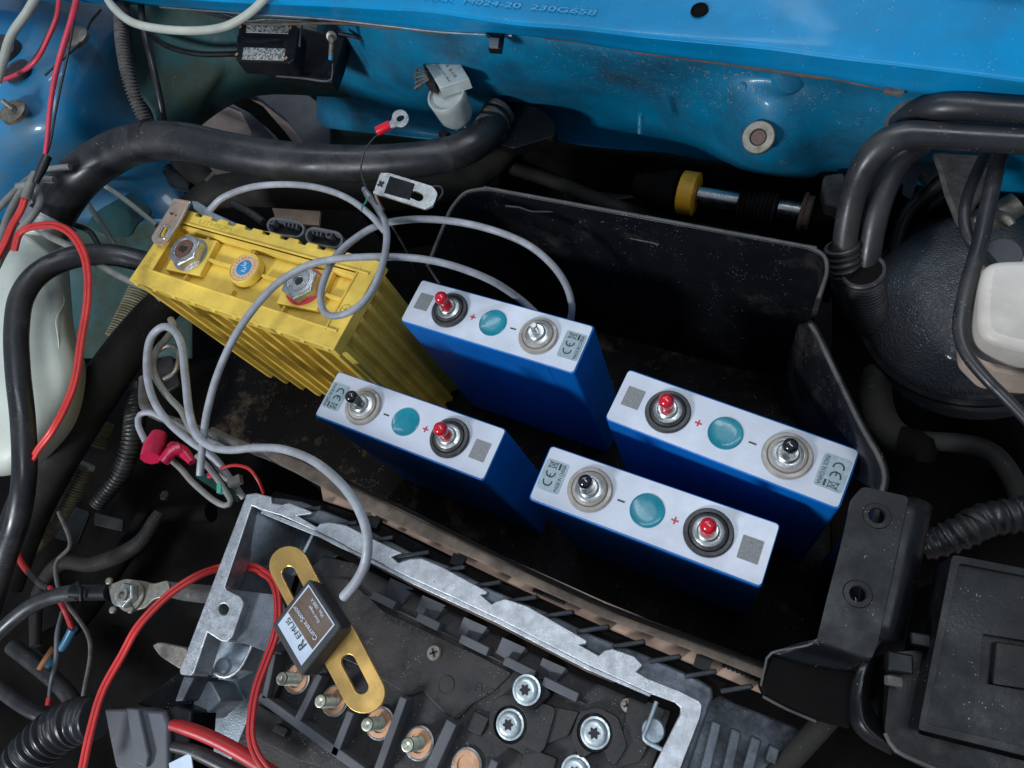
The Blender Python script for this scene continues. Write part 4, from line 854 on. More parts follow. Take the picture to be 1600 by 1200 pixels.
# ------------------------------------------------------------------ relay box with code plate
rb = thing('fuse_module', 'black module with a grey patterned plate and copper corner rivets', 'electronic module', W(420,85,.04))
prism('body', [(398,38),(470,42),(540,58),(528,100),(518,127),(470,120),(400,100)], .044, .015, M['plastic'], rb, bev=.002)
prism('cover', rnd([(374,36),(462,38),(466,44),(460,92),(452,98),(368,94)], 4), .075, .018, M['plastic'], rb, bev=.0008)
def plate(poly, ncol, nrow):
    prism('code_plate', poly, .0757, .0007, M['inkgrey'], rb)
    P0, P1, P2, P3 = [Vector(p) for p in poly]
    rng = random.Random(3); vs = []; fs = []
    for i in range(ncol):
        for j in range(nrow):
            if rng.random() < .45:
                q = []
                for (a, b) in ((i+.08,j+.12),(i+.85,j+.12),(i+.85,j+.8),(i+.08,j+.8)):
                    s, t = a/ncol, b/nrow; p_ = (P0*(1-s)+P1*s)*(1-t)+(P3*(1-s)+P2*s)*t; q.append(W(p_.x, p_.y, .0759))
                k = len(vs); vs += q; fs.append([k,k+1,k+2,k+3])
    o = mesh('print', vs, fs, M['ink'], rb, 0); tag(o, kind='stuff')
plate([(386,38),(452,40),(450,52),(384,50)], 34, 6); plate([(381,74),(446,76),(443,94),(378,92)], 34, 8)
prism('dark_strip', [(371,55),(439,58),(438,68),(370,66)], .0758, .0007, M['blackcap'], rb)
for x, y in ((376,42),(454,44),(370,85),(447,91)):
    lathe('rivet', W(x, y, .0757), (0,0,1), [(.0020,0),(.0020,.0006),(.0010,.0008),(.0009,.0002),(0,.0002)], M['copper'], rb, seg=18)
tube('frame_wire', [(497,41,.078),(473,40,.078),(470,52,.078),(468,72,.077)], 1.5, M['greyrub'], rb, seg=6)
tube('frame_wire', [(520,100,.055),(519,118,.052),(512,127,.05),(470,122,.05),(432,119,.05)], 1.6, M['greyrub'], rb, seg=6)
fb = thing('flange_bolt', 'rusty flange bolt with a bluish tip beside the black module', 'bolt', W(518,70,.07))
lathe('flange', W(518,57,.082), (.15,-.75,.35), [(.0052,-.001),(.0052,.0006),(.004,.0012),(0,.0012)], M['oldzinc'], fb, seg=26)
lathe('hex_head', W(518,58,.0815), (.0,-1,.12), [(.0034,0),(.0034,.0042),(.003,.005),(0,.005)], M['oldzinc'], fb, seg=6)
tube('thread', [(518,66,.078),(517,88,.070)], 4.3, M['oldzinc'], fb, seg=14, corr=(.0013,.18))
tube('tip', [(517,88,.070),(516.5,94,.068)], [3.8,3.2], M['bluestick'], fb, seg=12)
hose('pipe_clip', 'dark pipe behind the bolt under the cross member', [(530,52,.06),(570,62,.055),(640,95,.04),(670,112,.03)], 3, 'rubber', 'pipe', seg=8)
# pale relay on its round holder
rl = thing('relay', 'pale grey boxy relay sitting on a round white holder', 'relay', W(697,160,.0))
lathe('holder', W(697,148,.034), (-.02,-.12,1), [(.0150,-.034),(.0180,-.028),(.0192,-.008),(.0198,0),(.0190,.0012),(.0176,.0008),(.0172,-.002),(0,-.002)], M['relay'], rl, seg=44)
tz = .047
tp = [W(662,97,tz), W(709,81,tz), W(733,122,tz), W(687,137,tz)]
bt = [v+Vector((.000,-.000,-.0125)) for v in tp]
mesh('relay_box', tp+bt, [[0,1,2,3],[7,6,5,4],[0,4,5,1],[1,5,6,2],[2,6,7,3],[3,7,4,0]], M['relay'], rl, 35, bev=.0008)
prism('open_side', [(662,99),(668,100),(678,120),(680,134),(664,128)], .0465, .012, M['hoseold'], rl, bev=.001)
text('lettering', 'RELAIS 12V 4RA', (680,97), (703,128), tz+.0001, M['tape'], rl, hgt=.0020)
text('lettering', '003 510', (691,92), (712,121), tz+.0001, M['tape'], rl, hgt=.0026)
box('clip_tab', W(716,188,.002), (.0105,.004,.012), M['relay'], rl, .35, bev=.0006)
box('clip_tab', W(711,196,-.002), (.0025,.003,.012), M['relay'], rl, .35, bev=.0004); box('clip_tab', W(724,192,-.002), (.0025,.003,.012), M['relay'], rl, .35, bev=.0004)
for k in range(5):
    tube('terminal_wire', [(664+k*1.5,112+k*3,.055),(652-k,106+k*8,.05),(648+k*3,124+k*3,.045)], 1.8, M['tape'], rl, seg=6)
tube('holder_foot', [(690,208,-.02),(700,214,-.02)], 7, M['tape'], rl, seg=10)
# ------------------------------------------------------------------ steering column joint behind the tray
sj = thing('steering_joint', 'dark steering joint with a yellow band and bright shaft behind the tray', 'steering joint', W(1150,310,-.07))
A = W(1040,296,-.055); Bq = W(1300,338,-.055); ax = (Bq-A).normalized(); L_ = (Bq-A).length
def at(x): return A.lerp(Bq, (x-1040)/260)
kk = ppm(1080,300,-.055)
lathe('housing', at(1040), ax, [(.012,-.03),(.016,-.005),(.0195,0),(.0198,.012),(.0150,.0125),(0,.013)], M['grime_shade'], sj, seg=32)
lathe('yellow_band', at(1066), ax, [(.0195,0),(.0205,.001),(.0205,.0150),(.0185,.0158),(.0100,.0162),(0,.0162)], M['yellowring'], sj, seg=40)
lathe('shaft', at(1096), ax, [(.0088,0),(.0088,.04),(0,.04)], M['chrome'], sj, seg=28)
pr = []
for i in range(9): pr += [(.0095,i*.0038),(.0145,i*.0038+.0019)]
pr = [(0,0)]+pr+[(.009,.035),(0,.035)]
lathe('bellows', at(1160), ax, pr, M['rubber'], sj, seg=32)
lathe('shaft', at(1222), ax, [(.0085,0),(.0085,.025),(0,.025)], M['chrome'], sj, seg=28)
lathe('clamp_disc', at(1255), ax, [(.0165,0),(.0172,.001),(.0172,.003),(.0150,.004),(.0150,.008),(.0165,.009),(0,.010)], M['rust'], sj, seg=36)
lathe('end_fork', at(1275), ax, [(.012,0),(.013,.014),(.010,.02),(0,.02)], M['grime_shade'], sj, seg=20)
prism('cast_lug', rnd([(1288,272),(1320,268),(1330,300),(1318,325),(1290,318),(1284,290)], 6), -.03, .02, M['tape'], sj, bev=.003)
# ------------------------------------------------------------------ right: hoses, brake servo, reservoir
hose('heater_hose', 'black hose at the right running highest just below the blue lip', [(1410,196,.065),(1432,178,.080),(1465,168,.092),(1510,167,.096),(1570,171,.096),(1900,190,.096)], [22,22,22,21,21,21], 'hose', seg=24)
tag(tube('rubber_boot', [(1395,215,.05),(1405,190,.060),(1425,165,.072),(1470,156,.086)], [18,22,24,18], M['tape'], None, seg=18, wob=.003), 'cracked grey rubber boot where the right hoses leave the blue wall', 'boot')
hose('heater_hose', 'black hose bending down from the right edge, in front of the others', [(1318,400,.010),(1322,360,.026),(1332,310,.045),(1350,262,.065),(1378,228,.078),(1412,212,.083),(1460,212,.084),(1530,216,.084),(1900,236,.084)], [18,18,19,21,23,22,21,21,21], 'hose', seg=26)
hose('heater_hose', 'black hose going down close behind the bending front hose', [(1352,440,-.01),(1358,390,.01),(1370,330,.03),(1388,280,.042),(1410,245,.050),(1440,225,.052)], [18,18,19,20,20,19], 'hose', seg=24)
for pts, r, lb in (([(1315,386,.016),(1320,420,.0),(1328,458,-.03),(1338,484,-.06)], [24,24,22,19], 'left one of the two corrugated rubber sleeves at the hose ends'),
                   ([(1349,424,.006),(1353,460,-.025),(1361,495,-.06),(1371,530,-.10)], [31,30,27,22], 'right one of the two corrugated rubber sleeves at the hose ends')):
    t_ = thing('corrugated_sleeve', lb, 'rubber sleeve', W(*pts[0]), 'corrugated sleeves on the right hoses')
    tube('sleeve', pts, r, M['hose'], t_, seg=26, corr=(.0042,.14))
    x_, y_, z_ = pts[0]; rr_ = r[0]*ppm(*pts[0]); ax_ = (W(*pts[0])-W(*pts[1])).normalized()
    lathe('sleeve_lip', W(*pts[0]), ax_, [(rr_*1.06,-.0015),(rr_*1.08,.0005),(rr_*1.0,.0015),(rr_*.86,.0012),(rr_*.84,-.001),(rr_*1.0,-.002)], M['hose'], t_, seg=30, cap=False)
    lathe('sleeve_hole_shade', W(*pts[0]), ax_, [(rr_*.86,.0001),(rr_*.86,.0004),(0,.0004)], M['grime_shade'], t_, seg=30)  # dark disc on the closed end paints the shade of an open mouth
sv = thing('brake_servo', 'large round black brake servo with bubbled glossy paint', 'brake servo', W(1530,480,-.08))
sc_ = W(1528,470,-.045); sax = Vector((-.30,-.05,1)).normalized()
R_ = 168*ppm(1520,480,-.03)
lathe('shell', sc_, sax, [(R_*.98,-.06),(R_,-.01),(R_*.985,-.002),(R_*.93,.006),(R_*.82,.016),(R_*.66,.026),(R_*.45,.031),(R_*.2,.033),(0,.033)], M['servo'], sv, seg=72, smooth=60)
lathe('seam_ring', sc_, sax, [(R_*1.00,-.012),(R_*1.035,-.010),(R_*1.035,-.004),(R_*.99,-.002),(R_*.95,-.010),(R_*1.0,-.014)], M['rubber'], sv, seg=72, cap=False)
mt = prism('heat_wrap', [(1458,236),(1536,240),(1548,262),(1540,300),(1512,340),(1504,352),(1496,344),(1478,300),(1468,262)], .030, .006, M['tape'], None, bev=.002)
tag(mt, 'cracked grey wrapped bracket above the brake servo', 'bracket')
hose('thin_hose', 'thin black hose curving left of the longer one above the servo', [(1542,236,.05),(1530,262,.05),(1514,300,.05),(1507,335,.05),(1512,368,.048),(1530,392,.045),(1560,425,.035)], 8.5, 'hose', 'hose', seg=16)
hose('thin_hose', 'long thin black hose crossing the servo to the right edge', [(1566,232,.06),(1556,265,.06),(1544,320,.06),(1530,385,.06),(1514,440,.06),(1502,490,.058),(1500,522,.056),(1512,556,.054),(1545,596,.052),(1585,636,.05),(1800,860,.05)], [12,12,12,12,12,11,10,9.5,9,9,9], 'hose', 'hose', seg=18)
cyl = thing('master_cylinder', 'dull silver brake master cylinder behind the thin hoses', 'brake cylinder', W(1560,345,.02))
tube('barrel', [(1520,350,.01),(1560,335,.015),(1590,318,.02)], 20, M['oldzinc'], cyl, seg=20)
lathe('cap', W(1566,398,.035), (.0,-.1,1), [(.0125,-.015),(.0125,.0),(.0110,.002),(0,.0025)], M['greyrub'], cyl, seg=30)
tube('fitting', [(1545,330,.02),(1570,342,.03),(1580,352,.03)], [8,10,7], M['oldzinc'], cyl, seg=8, wob=.004)
br = thing('brake_fluid_reservoir', 'cream plastic brake fluid reservoir with stained brown base at the right edge', 'fluid reservoir', W(1590,490,.03))
prism('tank', rnd([(1545,405),(1840,395),(1840,560),(1600,545),(1545,530),(1530,508),(1534,432)], 28), .070, .030, M['creamres'], br, bev=.006, seg=4)
prism('tank_base', rnd([(1528,400),(1840,392),(1840,600),(1600,586),(1552,578),(1518,545),(1512,470),(1522,415)], 10), .035, .03, M['resbrown'], br, bev=.003)
hose('pump_hose', 'matt black elbow hose below the servo running to the right edge', [(1372,582,-.09),(1368,625,-.085),(1384,668,-.08),(1420,692,-.075),(1465,690,-.07),(1510,694,-.065),(1550,708,-.06),(1580,745,-.055),(1600,800,-.05)], [22,24,24,22,15,15,15,15,15], 'hoseold', seg=20)
tag(tube('elbow_fitting', [(1405,690,-.074),(1440,700,-.07),(1442,722,-.075)], [24,20,14], M['grime_shade'], None, seg=14, wob=.002), 'grimy elbow fitting on the black hose under the servo', 'fitting')
hose('harness_conduit', 'corrugated black harness conduit beside the fuse box lid', [(1440,856,-.01),(1480,842,-.005),(1520,824,.0),(1565,808,.0),(1850,770,.0)], [22,26,27,28,28], 'rubber', 'conduit', corr=(.0062,.13), seg=22)
# ------------------------------------------------------------------ black bracket
bk = thing('mounting_bracket', 'satin black folded bracket with two holes at the tray corner', 'bracket', W(1340,920,.04))
ZB = .062
def hole_(x, y, r): return circ(W(x, y, ZB), r*ppm(x, y, ZB), 22)
prism('plate', rnd([(1345,763),(1352,761),(1420,776),(1372,1004),(1362,1030),(1276,1000),(1292,935),(1312,860),(1330,780)], 7), ZB, .0025, M['plastic'], bk, holes=[hole_(1370,806,12), hole_(1340,928,12)], bev=.0006)
for x, y in ((1370,806),(1340,928)):
    lathe('boss_ring', W(x, y, ZB), (0,0,1), [(.0078,-.0002),(.0072,.0007),(.0048,.0008),(.0046,-.002)], M['plastic'], bk, seg=30, cap=False)
sheet('rolled_edge', [[(1419,776,ZB-.0003),(1436,779,ZB-.0003),(1448,784,ZB-.003),(1456,790,ZB-.010),(1457,795,ZB-.024)], [(1397,880,ZB-.0003),(1414,886,ZB-.0003),(1427,890,ZB-.003),(1435,894,ZB-.010),(1436,897,ZB-.024)], [(1371,998,ZB-.0003),(1388,1000,ZB-.0003),(1400,1001,ZB-.003),(1409,1001,ZB-.010),(1411,1000,ZB-.024)]], M['plastic'], bk, n=5, solid=.002)
sheet('fold', [[(1276,998,ZB-.0008),(1310,1009,ZB-.0008),(1362,1028,ZB-.0008)], [(1272,1004,ZB-.002),(1306,1016,ZB-.002),(1358,1034,ZB-.002)], [(1240,1012,ZB-.014),(1290,1026,ZB-.016),(1352,1042,ZB-.016)], [(1205,1022,ZB-.020),(1262,1040,ZB-.022),(1336,1050,ZB-.022)]], M['plastic'], bk, n=4, solid=.002)
prism('foot_box', rnd([(1204,1022),(1275,1040),(1338,1048),(1330,1140),(1272,1125),(1197,1090),(1188,1070)], 5), ZB-.024, .05, M['grime_shade'], bk, bev=.0015)
tube('foot_edge', [(1192,1088,ZB-.024),(1230,1108,ZB-.024),(1275,1127,ZB-.024)], 2.5, M['rim'], bk, seg=8)
tube('foot_edge', [(1278,999,ZB-.001),(1262,1008,ZB-.006),(1206,1020,ZB-.019),(1196,1040,ZB-.022),(1189,1072,ZB-.024)], 2, M['rim'], bk, seg=8)
sheet('leg', [[(1362,1028,ZB-.001),(1372,1010,ZB-.001),(1384,998,ZB-.002),(1406,996,ZB-.004)], [(1338,1048,ZB-.012),(1354,1045,ZB-.008),(1364,1020,ZB-.006),(1376,1012,ZB-.008)], [(1326,1090,ZB-.02),(1345,1088,ZB-.014),(1358,1060,ZB-.02),(1366,1040,ZB-.025)], [(1328,1130,ZB-.02),(1348,1125,ZB-.014),(1356,1110,ZB-.02),(1358,1090,ZB-.03)], [(1352,1158,ZB-.02),(1368,1150,ZB-.014),(1376,1140,ZB-.02),(1378,1130,ZB-.03)], [(1392,1180,ZB-.02),(1398,1168,ZB-.014),(1402,1160,ZB-.02),(1404,1150,ZB-.03)]], M['plastic'], bk, n=4, solid=.002)
# ------------------------------------------------------------------ fuse box
fx = thing('fuse_box', 'black plastic fuse box with a raised rim lid in the lower right corner', 'fuse box', W(1520,1030,.03))
ZF = .068
prism('lid', rnd([(1488,866),(1840,935),(1840,1240),(1434,1140)], 8), ZF, .03, M['plastic'], fx, holes=[rnd([(1499,880),(1840,946),(1840,1222),(1447,1130)], 6)], bev=.0016, seg=3)
prism('lid_panel', rnd([(1492,870),(1840,940),(1840,1235),(1438,1136)], 8), ZF-.0035, .02, M['plastic'], fx, holes=[rnd([(1535,990),(1840,1040),(1840,1125),(1530,1066)], 6)], bev=.001)
prism('lid_recess', [(1530,985),(1840,1035),(1840,1130),(1525,1070)], ZF-.009, .004, M['plastic'], fx)
prism('lid_pull', rnd([(1556,1002),(1840,1045),(1840,1110),(1550,1070)], 4), ZF-.0042, .005, M['plastic'], fx, bev=.0008)
prism('lower_body', rnd([(1468,900),(1490,1000),(1434,1146),(1840,1250),(1840,1330),(1500,1222),(1388,1168),(1382,1140),(1392,1040),(1400,1018),(1448,1015)], 6), ZF-.020, .05, M['plastic'], fx, bev=.002)
tube('body_flange', [(1384,1146,ZF-.018),(1400,1172,ZF-.016),(1450,1196,ZF-.016),(1520,1226,ZF-.016),(1640,1282,ZF-.016)], 4, M['rim'], fx, seg=8)
box('latch', W(1404,1036,ZF-.008), (.012,.010,.010), M['plastic'], fx, -.2, bev=.001); box('latch', W(1396,1064,ZF-.014), (.007,.005,.010), M['tape'], fx, -.2, bev=.0006)
box('latch', W(1437,1000,ZF-.012), (.010,.007,.006), M['plastic'], fx, -.2, bev=.001)
# ------------------------------------------------------------------ bottom left
bc = thing('cable_lug', 'corroded cable lug bolted with a steel nut on a black battery cable', 'cable lug', W(200,932,-.01))
tube('cable', [(-20,1010,-.02),(10,978,-.015),(50,946,-.01),(90,930,-.005),(125,925,-.004)], [11,12,12,12,13], M['hose'], bc, seg=18)
tube('boot', [(118,924,-.004),(135,925,-.004),(172,925,-.003)], [14,13,13], M['plastic'], bc, seg=18)
tube('boot_ring', [(122,910,.004),(126,922,.008),(127,938,.004)], 3, M['plastic'], bc, seg=8)
prism('lug_plate', rnd([(168,914),(196,904),(225,908),(240,912),(262,906),(266,930),(240,936),(226,950),(200,956),(175,944)], 5), .000, .003, M['oldzinc'], bc, bev=.0006)
for x, y in ((172,908),(178,953),(206,953)): lathe('crimp', W(x, y, .001), (0,0,1), [(.003,0),(.003,.002),(.002,.003),(0,.003)], M['oldzinc'], bc, seg=12)
lathe('washer', W(206,932,.001), (0,0,1), [(.0125,0),(.0122,.0012),(.0060,.0014),(0,.0014)], M['oldzinc'], bc, seg=30)
lathe('hex_nut', W(201,931,.0022), (-.1,0,1), [(.0110,0),(.0110,.005),(.0100,.0062),(.0055,.0064),(0,.0064)], M['zinc'], bc, seg=6, rot=.3, smooth=20, bev=.0003)
lathe('sleeve', W(196,930,.008), (-.1,0,1), [(.0056,0),(.0054,.0035),(.0034,.0036),(.0032,-.003),(0,-.003)], M['oldzinc'], bc, seg=22)
tube('second_cable', [(262,920,-.008),(290,925,-.012),(340,930,-.02)], [11,13,14], M['tape'], bc, seg=14)
hose('black_cable', 'thick glossy black cable crossing the lower left corner', [(-20,1058,-.02),(20,1092,-.02),(60,1115,-.02),(105,1132,-.025),(150,1140,-.03)], 10, 'hose', 'cable', seg=18)
hose('loom_conduit', 'big glossy black corrugated conduit at the bottom left', [(10,1230,-.0),(45,1185,.002),(80,1150,.004),(118,1128,.004),(150,1122,.004)], [36,38,38,36,32], 'hose', 'conduit', corr=(.0068,.13), seg=28)
pg = thing('connector_plug', 'dull grey ribbed plug body at the end of the big corrugated conduit', 'plug', W(210,1150,.0))
prism('body', [(162,1108),(200,1108),(255,1112),(262,1130),(262,1230),(180,1200),(170,1150)], .012, .035, M['greyrub'], pg, bev=.002)
prism('collar', [(196,1106),(216,1108),(232,1180),(228,1200),(210,1192),(204,1150)], .016, .03, M['greyrub'], pg, bev=.0012)
prism('body_back', [(210,1100),(285,1045),(300,1060),(300,1110),(270,1110),(250,1112)], -.01, .03, M['plastic'], pg, bev=.002)
prism('body_side', [(255,1112),(275,1100),(300,1110),(290,1230),(262,1230)], .008, .03, M['plastic'], pg, bev=.002)
hose('red_cable', 'thick red battery cable at the bottom beside the casing', [(268,1132,.02),(290,1137,.02),(330,1152,.02),(370,1174,.02),(430,1215,.02)], [8,10,10.5,10.5,10.5], 'reddark', 'cable', seg=18)
hose('black_cable', 'glossy black cable below the thick red cable', [(270,1166,.016),(300,1172,.016),(340,1190,.016),(400,1225,.016)], [8,10,11,11], 'hose', 'cable', seg=16)
tag(box('paper_label', W(283,1196,.02), (.018,.010,.001), M['whitelabel'], None, .4), 'scrap of white label at the bottom edge below the red cable', 'label')
twin('red_twin_wire', 'red twin wire from the left of the casing down to the bottom edge', [(416,898,-.004),(400,888,-.002),(372,886,-.010),(343,888,-.008),(310,899,.008),(265,928,.020),(218,976,.03),(190,1025,.028),(160,1080,.028),(142,1140,.03),(126,1215,.03)], 3.6)
twin('red_twin_wire', 'dark red twin wire passing behind the current sensor to the bottom edge', [(408,892,.012),(425,905,.014),(434,935,.016),(432,985,.02),(415,1035,.022),(402,1070,.024),(394,1110,.024),(392,1150,.024),(404,1185,.024),(440,1230,.024)], 3.8, 'reddark')
wj = thing('wire_joint', 'red wires with blue and orange sleeves hanging in the dark at the left', 'wire joint', W(100,980,-.05))
tube('red_wire', [(30,852,-.04),(27,862,-.04),(34,880,-.04),(46,896,-.04)], 4.5, M['reddark'], wj, seg=10)
tube('black_sleeve', [(44,893,-.04),(58,908,-.038),(76,920,-.036)], 4.5, M['hose'], wj, seg=10)
tube('red_wire', [(78,918,-.036),(94,940,-.03),(104,960,-.034),(113,984,-.038)], 4, M['reddark'], wj, seg=10)
tube('blue_sleeve', [(114,982,-.038),(106,998,-.042),(96,1014,-.046)], [7,7,6], M['bluecon'], wj, seg=12)
tube('blue_sleeve', [(84,1030,-.05),(74,1042,-.05)], [6,5], M['bluecon'], wj, seg=12)
tube('orange_sleeve', [(84,1012,-.055),(72,1030,-.055),(62,1046,-.055)], 5, M['orange'], wj, seg=10)
tube('grey_wire', [(97,955,-.04),(90,990,-.04),(88,1030,-.045),(80,1065,-.05),(76,1095,-.05)], [2.5,4,4,3,2.5], M['greyrub'], wj, seg=8)
tube('wire_tip', [(77,1090,-.05),(75,1102,-.05)], 4, M['reddark'], wj, seg=8)
# dark lumps low in the bay, so that the depth reads as machinery
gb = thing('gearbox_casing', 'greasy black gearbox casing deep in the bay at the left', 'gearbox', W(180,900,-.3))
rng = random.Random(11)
sheet('casing', [[(x, y, -.26+.05*noise.noise(Vector((x*.011, y*.013, 3)))) for x in range(-80, 480, 70)] for y in range(560, 1330, 70)], M['grime_shade'], gb, n=4, solid=.003)
tube('pipe', [(60,1010,-.18),(130,960,-.2),(230,820,-.2),(330,800,-.2)], 16, M['grime_shade'], gb, seg=12)
tube('pipe', [(150,900,-.22),(190,860,-.2),(230,790,-.18)], 9, M['grime_shade'], gb, seg=10)
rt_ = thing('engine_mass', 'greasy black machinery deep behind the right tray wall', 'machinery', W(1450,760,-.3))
sheet('casting', [[(x, y, -.22+.05*noise.noise(Vector((x*.012, y*.012, 9)))) for x in range(1300, 1720, 60)] for y in range(280, 1330, 75)], M['grime_shade'], rt_, n=4, solid=.003)

# ------------------------------------------------------------------ dim parts deep in the bay
hose('deep_hose', 'dim black hose low in the dark gap left of the casing', [(20,1010,-.12),(70,1050,-.12),(110,1090,-.12),(130,1140,-.12)], 12, 'rubber', 'hose', seg=12)
hose('deep_hose', 'dim black hose hanging beside the braided pipe in the lower left gap', [(250,800,-.15),(215,850,-.15),(150,880,-.15),(95,880,-.15),(60,930,-.15),(55,1010,-.15)], [9,12,13,12,10,8], 'hoseold', 'hose', seg=12)
hose('deep_cable', 'thin dark cable wandering through the lower left gap', [(92,800,-.1),(110,850,-.1),(88,880,-.1),(96,930,-.1),(140,1000,-.1),(130,1090,-.1)], 3.2, 'tape', 'wire', seg=8)
dk = thing('deep_bracket', 'dim grimy bracket deep in the gap above the cable lug', 'bracket', W(170,815,-.16))
prism('plate', rnd([(148,800),(192,812),(190,830),(146,820)], 3), -.15, .004, M['rubber'], dk, bev=.0006)
prism('plate', rnd([(90,780),(140,800),(120,850),(84,840)], 4), -.19, .004, M['rubber'], dk, bev=.0006)
lathe('bolt_head', W(260,775,-.15), (0,0,1), [(.006,0),(.006,.004),(.005,.005),(0,.005)], M['rubber'], dk, seg=6)
dp = thing('pipe_clamp', 'grimy looped bracket beside the yellow battery inside the cable loop', 'bracket', W(262,570,-.1))
tube('loop', [(245,548,-.08),(262,540,-.08),(276,552,-.08),(272,580,-.08),(256,592,-.08)], 4, M['oldzinc'], dp, seg=8, wob=.004)
prism('plate', rnd([(240,560),(268,555),(280,600),(256,615)], 4), -.1, .004, M['rubber'], dp, bev=.0006)
rk = thing('steering_rack_mount', 'dim cast bracket with bolts behind the tray under the blue wall', 'bracket', W(940,270,-.1))
prism('casting', rnd([(850,240),(960,250),(1040,275),(1050,300),(960,312),(880,298)], 8), -.10, .03, M['rubber'], rk, bev=.003)
for x, y in ((905,262),(985,282)): lathe('bolt_head', W(x, y, -.10), (0,0,1), [(.0062,0),(.0062,.004),(.005,.005),(0,.005)], M['rubber'], rk, seg=6)
hose('deep_hose', 'dim black hose running along under the blue rear wall', [(800,262,-.09),(870,285,-.09),(950,318,-.09),(1050,350,-.1),(1180,372,-.1)], 11, 'hoseold', 'hose', seg=12)
gp = thing('grey_duct_piece', 'grey angular duct piece seen between the right hoses', 'duct', W(1450,270,.0))
prism('duct', rnd([(1420,238),(1475,240),(1480,262),(1452,280),(1438,268),(1428,300),(1414,292)], 3), -.0, .01, M['greyrub'], gp, bev=.001)
prism('duct', rnd([(1450,290),(1476,270),(1486,300),(1455,320)], 4), -.02, .01, M['rubber'], gp, bev=.001)
hose('deep_hose', 'dim hose between the two right heater hoses and the servo', [(1500,262,.0),(1460,292,-.01),(1420,330,-.03),(1402,380,-.05),(1395,440,-.07)], 11, 'rubber', 'hose', seg=12)
# ------------------------------------------------------------------ loose debris lying on surfaces (raycast on to the real meshes)
from mathutils.bvhtree import BVHTree
rng = random.Random(5)
def scatter(names, poly, n, mt, par, size=(.0004,.0012), thread=0, name='debris'):
    trees = []
    for o in COL.objects:
        if o.type == 'MESH' and any(o.name.split('.')[0] == q for q in names):
            off = wl(o); me = o.data
            trees.append(BVHTree.FromPolygons([v.co+off for v in me.vertices], [list(p.vertices) for p in me.polygons]))
    x0, x1 = min(p[0] for p in poly), max(p[0] for p in poly); y0, y1 = min(p[1] for p in poly), max(p[1] for p in poly)
    vs = []; fs = []; C = Vector((0,0,H)); k = 0; tries = 0
    while k < n and tries < n*6:
        tries += 1
        px, py = rng.uniform(x0, x1), rng.uniform(y0, y1); ins = False
        for i in range(len(poly)):
            a, b = poly[i], poly[i-1]
            if (a[1] > py) != (b[1] > py) and px < (b[0]-a[0])*(py-a[1])/(b[1]-a[1])+a[0]: ins = not ins
        if not ins: continue
        d = (CR*((px-800)/F)+CD*((py-600)/F)+CF).normalized(); best = None
        for t in trees:
            h = t.ray_cast(C, d)
            if h[0] is not None and (best is None or h[3] < best[3]): best = h
        if best is None: continue
        p, nn = best[0], best[1]
        if nn.dot(d) > 0: nn = -nn
        u = nn.cross(Vector((rng.random()-.5, rng.random()-.5, rng.random()-.5))).normalized(); v = nn.cross(u)
        if rng.random() < thread:
            L = rng.uniform(.002, .006); wdt = .00012; a = rng.uniform(-1.6, 1.6); q = p+nn*.0004; pr = None
            for i in range(6):
                e = u*math.cos(a*i/3)+v*math.sin(a*i/3); sd = nn.cross(e)*wdt
                vs.append(q+sd); vs.append(q-sd); q = q+e*L/6+nn*(.0001 if i % 2 else -.0001)
                if i: b = len(vs)-4; fs.append([b,b+1,b+3,b+2])
        else:
            r = size[0]+(size[1]-size[0])*rng.random()**3; b = len(vs); hgt = r*.5
            m_ = 5
            for i in range(m_):
                aa = 2*math.pi*i/m_+rng.random()*.7; rr = r*rng.uniform(.5, 1); vs.append(p+u*math.cos(aa)*rr+v*math.sin(aa)*rr+nn*.0001)
            vs.append(p+nn*hgt)
            for i in range(m_): fs.append([b+i, b+(i+1) % m_, b+m_])
        k += 1
    if vs:
        o = mesh(name, vs, fs, mt, par, 0); tag(o, kind='stuff')
M['swarf'] = mat('pale_swarf', (.45,.44,.42), .5)
M['grit'] = mat('pale_grit', (.36,.34,.31), .7)
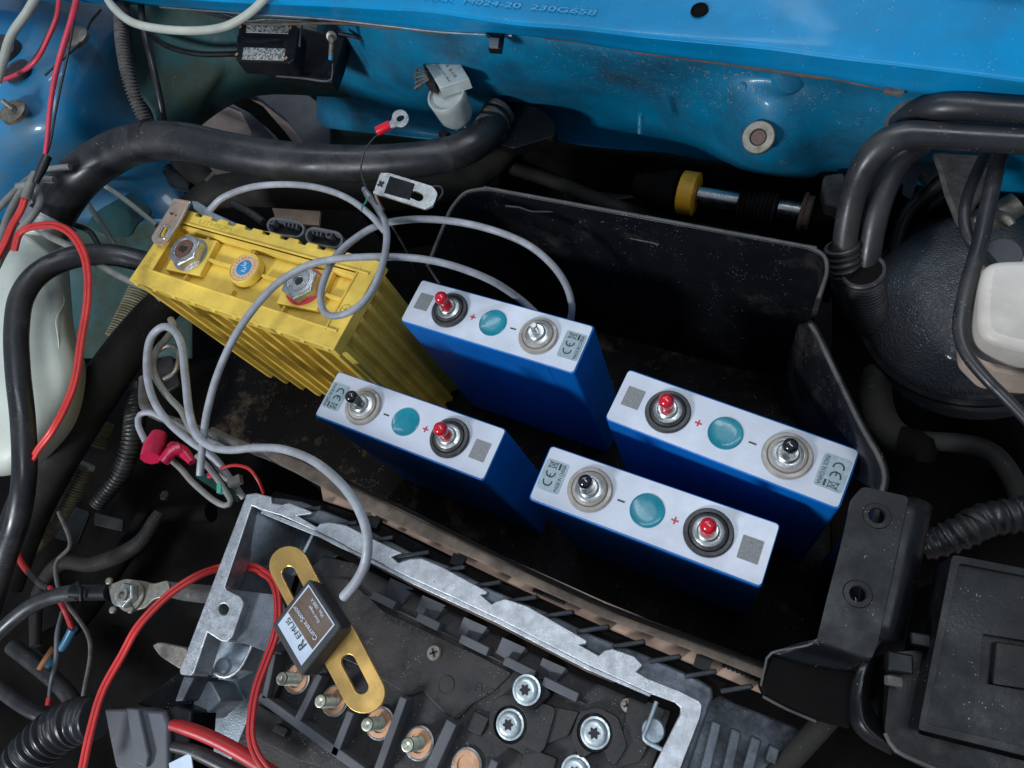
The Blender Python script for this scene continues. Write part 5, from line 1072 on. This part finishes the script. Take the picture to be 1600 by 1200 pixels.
scatter(['rear_wall'], [(850,66),(1180,105),(1200,150),(1120,175),(960,150),(860,110)], 230, M['swarf'], car, (.0001,.0005), .75)
scatter(['rear_wall'], [(760,60),(1380,150),(1300,270),(900,190)], 120, M['swarf'], car, (.0001,.0005), .3)
scatter(['cross_member'], [(-10,0),(500,0),(1600,0),(1600,150),(1100,90),(600,40)], 90, M['swarf'], car, (.0001,.0006), .1)
scatter(['strut_tower'], [(0,60),(200,60),(240,220),(100,300),(0,280)], 60, M['grit'], car, (.0002,.0008), .1)
scatter(['hose'], [(140,210),(220,200),(235,235),(150,260)], 40, M['swarf'], big, (.0002,.0008), .1)
scatter(['terminal_board'], [(500,900),(1000,1110),(980,1200),(460,1200)], 420, M['grit'], ctl, (.0001,.0006), .05)
scatter(['back_wall','floor'], [(720,310),(1280,400),(1200,700),(760,520)], 160, M['grit'], tray, (.0001,.0005), .1)
scatter(['plate','plate.001'], [(1345,763),(1420,776),(1372,1004),(1276,1000)], 30, M['grit'], bk, (.0001,.0005), .1)
scatter(['lid_panel'], [(1488,866),(1600,900),(1600,1190),(1434,1140)], 50, M['grit'], fx, (.0001,.0005), .0)
# spot welds pressed in the blue panels
def hit(name, px, py):
    best = None
    for o in COL.objects:
        if o.type == 'MESH' and o.name.split('.')[0] == name:
            off = wl(o); me = o.data
            t = BVHTree.FromPolygons([v.co+off for v in me.vertices], [list(p.vertices) for p in me.polygons])
            h = t.ray_cast(Vector((0,0,H)), (CR*((px-800)/F)+CD*((py-600)/F)+CF).normalized())
            if h[0] is not None and (best is None or h[3] < best[3]): best = h
    return best
for px, py in ((640,62),(720,76),(840,92),(930,108),(1050,120),(1160,136),(1290,150),(1340,190)):
    h = hit('rear_wall', px, py)
    if h:
        n_ = h[1] if h[1].z > 0 or h[1].y < 0 else -h[1]
        lathe('spot_weld', h[0], n_, [(.0040,-.0002),(.0036,.0003),(.0026,.0001),(.0022,-.0002),(0,-.0002)], M['bluewall'], car, seg=18, cap=False)
